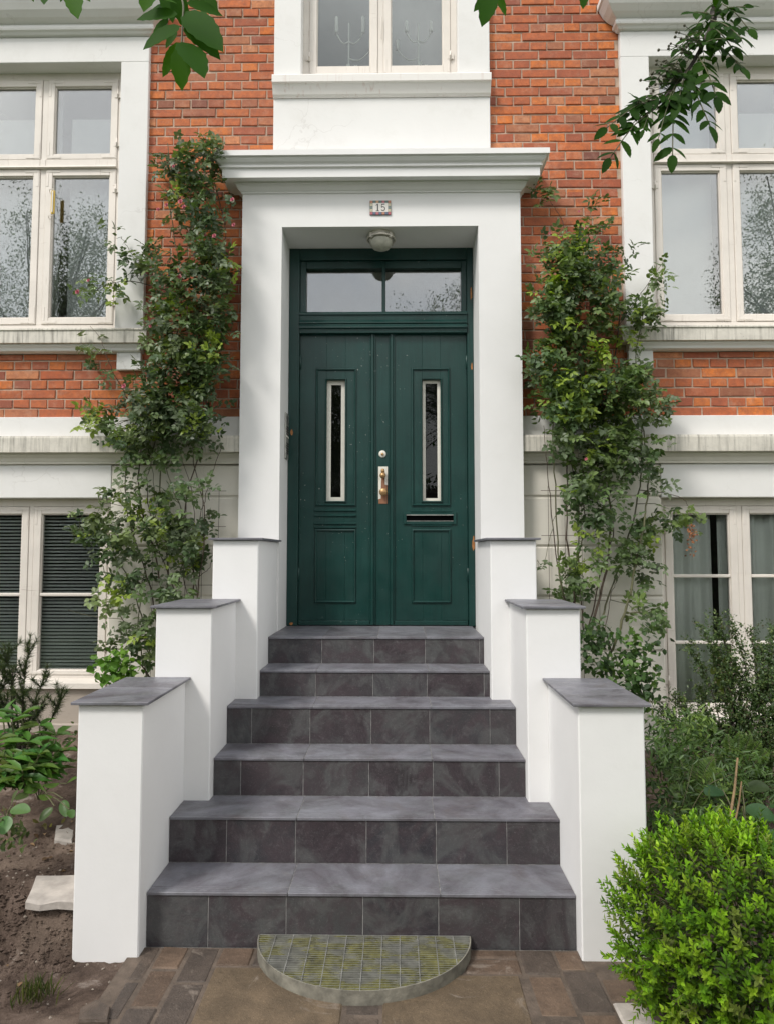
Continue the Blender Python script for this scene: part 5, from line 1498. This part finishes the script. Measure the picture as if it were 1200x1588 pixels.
# --- dwarf pine
pine = thing('dwarf_pine', 'young pine with dark needles before the left basement window', 'pine')
pb0 = at(35, 1190, 3.75)
pine_b = [(48, 985, 3.8), (8, 1000, 3.8), (72, 1045, 3.72), (100, 1066, 3.62), (20, 1035, 3.7), (-12, 1030, 3.7), (0, 1075, 3.62), (70, 1085, 3.66), (35, 1060, 3.6)]
NP, ND, NL = [], [], []
def needle_twig(pth, dens):
    for i in range(1, len(pth)):
        d = (pth[i] - pth[i - 1]).normalized()
        for _ in range(dens):
            v = Vector((random.gauss(0, 1), random.gauss(0, 1), random.gauss(0, 1))).normalized()
            NP.append(tuple(pth[i - 1].lerp(pth[i], random.random()))); ND.append(tuple(d * .8 + v * .8)); NL.append(random.uniform(.028, .05))
for e in pine_b:
    E3 = at(*e); pth = smooth_path([pb0, pb0.lerp(E3, .55) + Vector((random.uniform(-.03, .03), 0, -.01)), E3], 20)
    b = MB(); b.tube(pth, [.007 * (1 - .7 * i / 20) for i in range(21)], 6); br = b.build('branch', M_BARK, pine)
    needle_twig(pth[12:], 26)
    for _ in range(6):
        k = random.randint(9, 18); d = (pth[k + 1] - pth[k]).normalized()
        sd = (d * .7 + Vector((random.uniform(-1, 1), random.uniform(-.8, .3), random.uniform(-.3, .5)))).normalized()
        tw = [pth[k] + sd * (random.uniform(.07, .12) * t / 5) + Vector((0, 0, .012 * (t / 5) ** 2)) for t in range(6)]
        b = MB(); b.tube(tw, .002, 4); b.build('twig', M_BARK, br)
        needle_twig(tw, 24)
n = len(NP)
link('needles', leaves_mesh('needles', NP, ND, rnd_dir(n), NL, [.0032] * n, tint(n, [(.040, .066, .026), (.060, .092, .034), (.11, .14, .045)], [3, 3, 1]), T_NEEDLE), M_LEAF, pine, kind='stuff')

# ------------------------------------------------------------------ rowan tree whose branches hang into the top of the picture
rowan = thing('rowan_tree', 'rowan branches with pinnate leaves and unripe berries hanging in from the top', 'tree')
b = MB(); trunk = [(2.3, -1.6, -.05), (2.25, -1.55, 1.0), (2.15, -1.45, 2.2), (2.0, -1.2, 3.4), (1.9, -1.0, 4.6)]
b.tube(smooth_path(trunk, 20), [.11 * (1 - .55 * i / 20) for i in range(21)], 12); b.build('trunk', M_BARK, rowan)

def serrated(l, w, pal=((.020, .066, .004), (.015, .050, .004), (.027, .080, .005))):
    n = 11; L_, R_ = [], []
    for i in range(1, n):
        t = i / n
        hw = w * .5 * math.sin(math.pi * t ** .8) ** .75
        tooth = .03 * w * (1 if i % 2 else -.6)
        L_.append((-hw - tooth, t * l, .10 * w * math.sin(math.pi * t))); R_.append((hw + tooth, t * l, .10 * w * math.sin(math.pi * t)))
    mid = [(0, i / n * l, -.10 * l * (i / n) ** 2) for i in range(n + 1)]
    vs = mid + [(a, b_, c - .10 * l * (b_ / l) ** 2) for a, b_, c in L_] + [(a, b_, c - .10 * l * (b_ / l) ** 2) for a, b_, c in R_]
    m = n + 1; fs = []
    for i in range(n):
        l0, l1 = (m + i - 1 if i > 0 else None), (m + i if i < n - 1 else None)
        r0, r1 = (m + n - 1 + i - 1 if i > 0 else None), (m + n - 1 + i if i < n - 1 else None)
        fs.append(tuple(x for x in (i, i + 1, l1, l0) if x is not None)); fs.append(tuple(x for x in (i, r0, r1, i + 1) if x is not None))
    b = MB(); b.add(vs, fs, True)
    me = b.mesh('leaflet')
    a = me.color_attributes.new('Col', 'FLOAT_COLOR', 'POINT')
    c = random.choice(pal)
    a.data.foreach_set('color', list((*c, 1)) * len(me.vertices))
    me.materials.append(M_ROWAN)
    return me
RLEAF = [serrated(1.0, w) for w in (.42, .46, .40, .44, .48, .42)]  # right bough: darker greens put its silhouette shade into the leaf colour

RLEAF_NEAR = [serrated(1.0, w, ((.036, .115, .005), (.027, .092, .005), (.046, .135, .006))) for w in (.42, .46, .40, .44, .48)]  # near leaflets: brighter greens paint in the light from behind
def orient(d, nrm):
    d = d.normalized(); s = d.cross(nrm).normalized(); nn = s.cross(d)
    return Matrix(((s.x, d.x, nn.x), (s.y, d.y, nn.y), (s.z, d.z, nn.z)))
def pinnate(branch, p0, p1, pairs, l, nrm, droop=.0):
    """one rowan leaf: rachis from p0 to p1 with paired leaflets and one at the tip; each leaflet a part"""
    p0, p1 = Vector(p0), Vector(p1)
    pth = smooth_path([p0, p0.lerp(p1, .5) + Vector((0, 0, (p1 - p0).length * .08)), p1], 12)
    b = MB(); b.tube(pth, [.0016 * (l / .05)] * 13, 5); b.build('rachis', M_CANE_G, branch)
    D = (p1 - p0).normalized(); S = D.cross(nrm).normalized()
    spots = [(1.0, 0)] + [(.25 + .68 * k / max(1, pairs - 1), s) for k in range(pairs) for s in (-1, 1)]
    for t, s in spots:
        q = pth[min(12, int(t * 12))]
        d = (D if s == 0 else (S * s * .9 + D * .55)) + Vector((random.gauss(0, .10), random.gauss(0, .10), random.gauss(0, .10) - droop))
        o = bpy.data.objects.new('leaflet', random.choice(RLEAF)); C.objects.link(o); o.parent = branch
        nn = nrm + Vector((random.gauss(0, .2), random.gauss(0, .2), random.gauss(0, .2)))
        k = l * random.uniform(.85, 1.12) * (1 if s else 1.05)
        o.matrix_world = Matrix.Translation(q) @ orient(d, nn).to_4x4() @ Matrix.Scale(k, 4)

def bough(pts, rad):
    sp = smooth_path(pts, 8 * len(pts)); m = len(sp)
    b = MB(); b.tube(sp, [rad * (1 - .8 * i / m) for i in range(m)], 8); return b.build('branch', M_BARK, rowan), sp
up = Vector((0, -.75, .6))
# right bough
A = lambda x, y, Y: at(x, y, Y)
br1, sp1 = bough([(2.05, -1.25, 3.1), (1.9, .2, 3.75), (1.45, 1.5, 3.65), A(1135, -30, 2.02), A(1105, 35, 2.0), A(1075, 95, 1.98), A(1040, 140, 1.95), A(1000, 180, 1.92)], .013)
for a, c, n_, l in [((1110, 20, 2.0), (1155, 10, 1.95), 4, .045), ((1118, 5, 2.0), (1160, 45, 1.95), 4, .045), ((1100, 40, 2.0), (1135, 75, 1.95), 4, .058), ((1090, 60, 2.0), (1150, 105, 1.92), 5, .058), ((1080, 85, 1.98), (1110, 150, 1.9), 5, .058), ((1070, 100, 1.98), (1050, 160, 1.92), 5, .056), ((1090, 50, 1.99), (1040, 110, 1.97), 5, .05), ((1100, 30, 1.97), (1150, 60, 1.9), 5, .055), ((1040, 140, 1.95), (975, 175, 1.93), 5, .05),
                    ((1045, 135, 1.95), (1042, 240, 1.9), 6, .058), ((1060, 120, 1.96), (1100, 195, 1.9), 5, .056), ((1030, 150, 1.94), (940, 198, 1.9), 6, .052), ((1020, 165, 1.93), (945, 245, 1.88), 6, .054), ((1065, 95, 2.0), (1015, 125, 1.95), 4, .040), ((1095, 45, 2.02), (1050, 75, 1.98), 4, .042), ((1105, 25, 2.02), (1075, 20, 2.0), 3, .042), ((1085, 70, 1.97), (1125, 60, 1.9), 3, .045), ((1050, 130, 1.94), (1020, 215, 1.9), 4, .042)]:
    pinnate(br1, A(*a), A(*c), n_, l, up + Vector((random.gauss(0, .25), 0, 0)), .25)
# berry clusters
for cx, cy in ((1010, 130), (1025, 120), (1040, 75), (1030, 105), (995, 160), (1060, 60)):
    s0 = A(cx + 30, cy + 10, 1.96)
    for _ in range(9):
        p = A(cx + random.gauss(0, 12), cy + random.gauss(0, 9), 1.93 + random.uniform(-.02, .02))
        b = MB(); b.tube([s0, s0.lerp(p, .6) + Vector((0, 0, .006)), p], .0009, 4, False); r_ = random.uniform(.0035, .0048)
        b.lathe(p, [(.0001, -r_), (r_ * .7, -r_ * .7), (r_, 0), (r_ * .7, r_ * .7), (.0001, r_)], 'z', 8); b.build('berry', M_BERRY, br1)
# near bough at the upper left
br2, sp2 = bough([(1.95, -1.1, 3.6), (1.0, -.5, 3.5), (.3, .3, 2.9), A(300, -90, .80), A(262, -35, .78)], .012)
def place_leaflet(branch, p, tip, Y, nrm=None):
    a, c = at(p[0], p[1], Y), at(tip[0], tip[1], Y + random.uniform(-.03, .02))
    o = bpy.data.objects.new('leaflet', random.choice(RLEAF_NEAR)); C.objects.link(o); o.parent = branch
    nn = nrm or Vector((random.gauss(0, .25), -1, random.uniform(.1, .5)))
    o.matrix_world = Matrix.Translation(a) @ orient(c - a, nn).to_4x4() @ Matrix.Scale((c - a).length, 4)
b = MB(); b.tube(smooth_path([at(262, -40, .78), at(283, 0, .76), at(284, 30, .755), at(282, 72, .75)], 14), .0011, 6); b.build('rachis', M_CANE_G, br2)
for bs, tp, Y in (((282, 70), (281, 137), .75), ((281, 66), (249, 118), .752), ((283, 65), (318, 112), .75), ((280, 40), (219, 71), .755), ((286, 40), (343, 87), .752), ((276, 22), (210, 24), .76), ((287, 18), (344, 70), .758), ((290, 4), (347, 20), .765),
                   ((275, 5), (218, -12), .77), ((262, 28), (232, 64), .80), ((275, 48), (256, 73), .79), ((258, 8), (224, 22), .80), ((270, -20), (290, 45), .78), ((255, -30), (268, 30), .79), ((300, -25), (338, 12), .78), ((240, -30), (222, 10), .80), ((305, -30), (322, -5), .80),
                   ((113, -22), (118, 22), .84), ((106, -20), (92, 2), .85), ((124, -20), (140, 1), .85), ((80, -20), (66, 2), .88), ((45, -22), (52, 3), .9)):
    place_leaflet(br2, bs, tp, Y)
br3, sp3 = bough([(1.95, -1.1, 3.6), (1.2, .3, 3.7), (.6, 1.0, 3.2), A(760, -60, 1.5), A(762, -35, 1.5)], .010)
for bs, tp, Y in (((765, -18), (733, 16), 1.5), ((762, -15), (748, 36), 1.49), ((764, -16), (786, 22), 1.5), ((768, -30), (800, -4), 1.5), ((905, -20), (904, 11), 1.55)):
    place_leaflet(br3, bs, tp, Y)
# fine hanging twigs of small young leaves at the right bough
for k in range(26):
    q = sp1[random.randint(26, len(sp1) - 1)]
    e = q + Vector((random.uniform(-.10, .10), random.uniform(-.05, .03), random.uniform(-.12, .03)))
    pinnate(br1, q, e, 3, random.uniform(.030, .045), up + Vector((random.gauss(0, .3), 0, 0)), .25)

# ------------------------------------------------------------------ garden trees behind the viewer, seen in the window glass
def garden_tree(label, x, y, h, cr, n, sz, seed):
    rnd = random.Random(seed)
    t = thing('garden_tree', label, 'tree', 'trees across the street mirrored in the glass')
    b = MB(); top = Vector((x + rnd.uniform(-.3, .3), y, h * .6))
    b.tube(smooth_path([(x, y, -.1), (x + .1, y, h * .3), top], 12), [.17 * (1 - .5 * i / 12) for i in range(13)], 10); b.build('trunk', M_BARK, t)
    tips = []
    for k in range(22):
        a = rnd.uniform(0, 6.28); e = rnd.uniform(-.15, 1.0); r = cr * rnd.uniform(.55, 1.0)
        tip = Vector((x + math.cos(a) * r * math.cos(e * 1.2), y + math.sin(a) * r * math.cos(e * 1.2), h * .60 + math.sin(e * 1.35) * h * .38))
        st = Vector((x + .05, y, h * rnd.uniform(.3, .58)))
        pth = smooth_path([st, st.lerp(tip, .5) + Vector((0, 0, .25)), tip], 10)
        b = MB(); b.tube(pth, [.05 * (1 - .8 * i / 10) for i in range(11)], 6); b.build('limb', M_BARK, t)
        tips += pth[4:]
    tips = np.array([tuple(p) for p in tips])
    cen = tips[RNG.integers(0, len(tips), n // 50)] + RNG.normal(0, .33, (n // 50, 3))
    P = cen[RNG.integers(0, len(cen), n)] + RNG.normal(0, .16, (n, 3))
    me = leaves_mesh('crown', P, rnd_dir(n, (0, 0, -.3)), rnd_dir(n, (0, 0, 1), .6), sz * RNG.uniform(.6, 1.2, n), sz * .5 * RNG.uniform(.7, 1.2, n), tint(n, [(.085, .12, .045), (.060, .090, .035), (.12, .16, .06)], [3, 3, 1.5]), T_SMALL)
    link('crown', me, M_LEAF_SOFT, t, kind='stuff')
garden_tree('tall leafy tree mirrored in the left window', -9.0, -7.5, 10.3, 3.0, 30000, .075, 3)
garden_tree('dense leafy tree mirrored in the right window', 10.6, -8.0, 12.4, 2.9, 46000, .085, 5)
garden_tree('leafy tree mirrored in the right half of the glass above the door', 2.6, -10.5, 10.8, 2.5, 36000, .078, 8)
garden_tree('low spreading tree mirrored in the slit panes of the door', -2.4, -10.0, 7.6, 2.6, 20000, .12, 11)
hd_ = thing('garden_hedge', 'tall clipped hedge across the street mirrored low in the basement windows', 'hedge')
hn = 26000
P = np.stack([RNG.uniform(-13, 13, hn), -7.0 + RNG.normal(0, .45, hn), RNG.uniform(0, 3.5, hn) + RNG.normal(0, .12, hn)], 1)
link('foliage', leaves_mesh('foliage', P, rnd_dir(hn, (0, .6, .3)), rnd_dir(hn, (0, .8, .8), .5), RNG.uniform(.09, .16, hn), RNG.uniform(.06, .10, hn), tint(hn, [(.05, .09, .025), (.035, .065, .02), (.07, .11, .03)], [3, 3, 1]), T_SMALL), M_LEAF, hd_, kind='stuff')
b = MB(); b.box(-13, 13, -7.35, -6.85, -.05, 3.2, .1); b.build('sky_gap_blocker', M_BARK, hd_)  # solid box added inside the hedge, keeps sky gaps out of the reflections
for k in range(24):
    x = -12.5 + k * 1.08
    b = MB(); b.tube([(x, -7.0, -.1), (x + .05, -7.0, 1.2), (x - .05, -7.0, 2.6)], [.05, .035, .015], 6); b.build('stem', M_BARK, hd_)
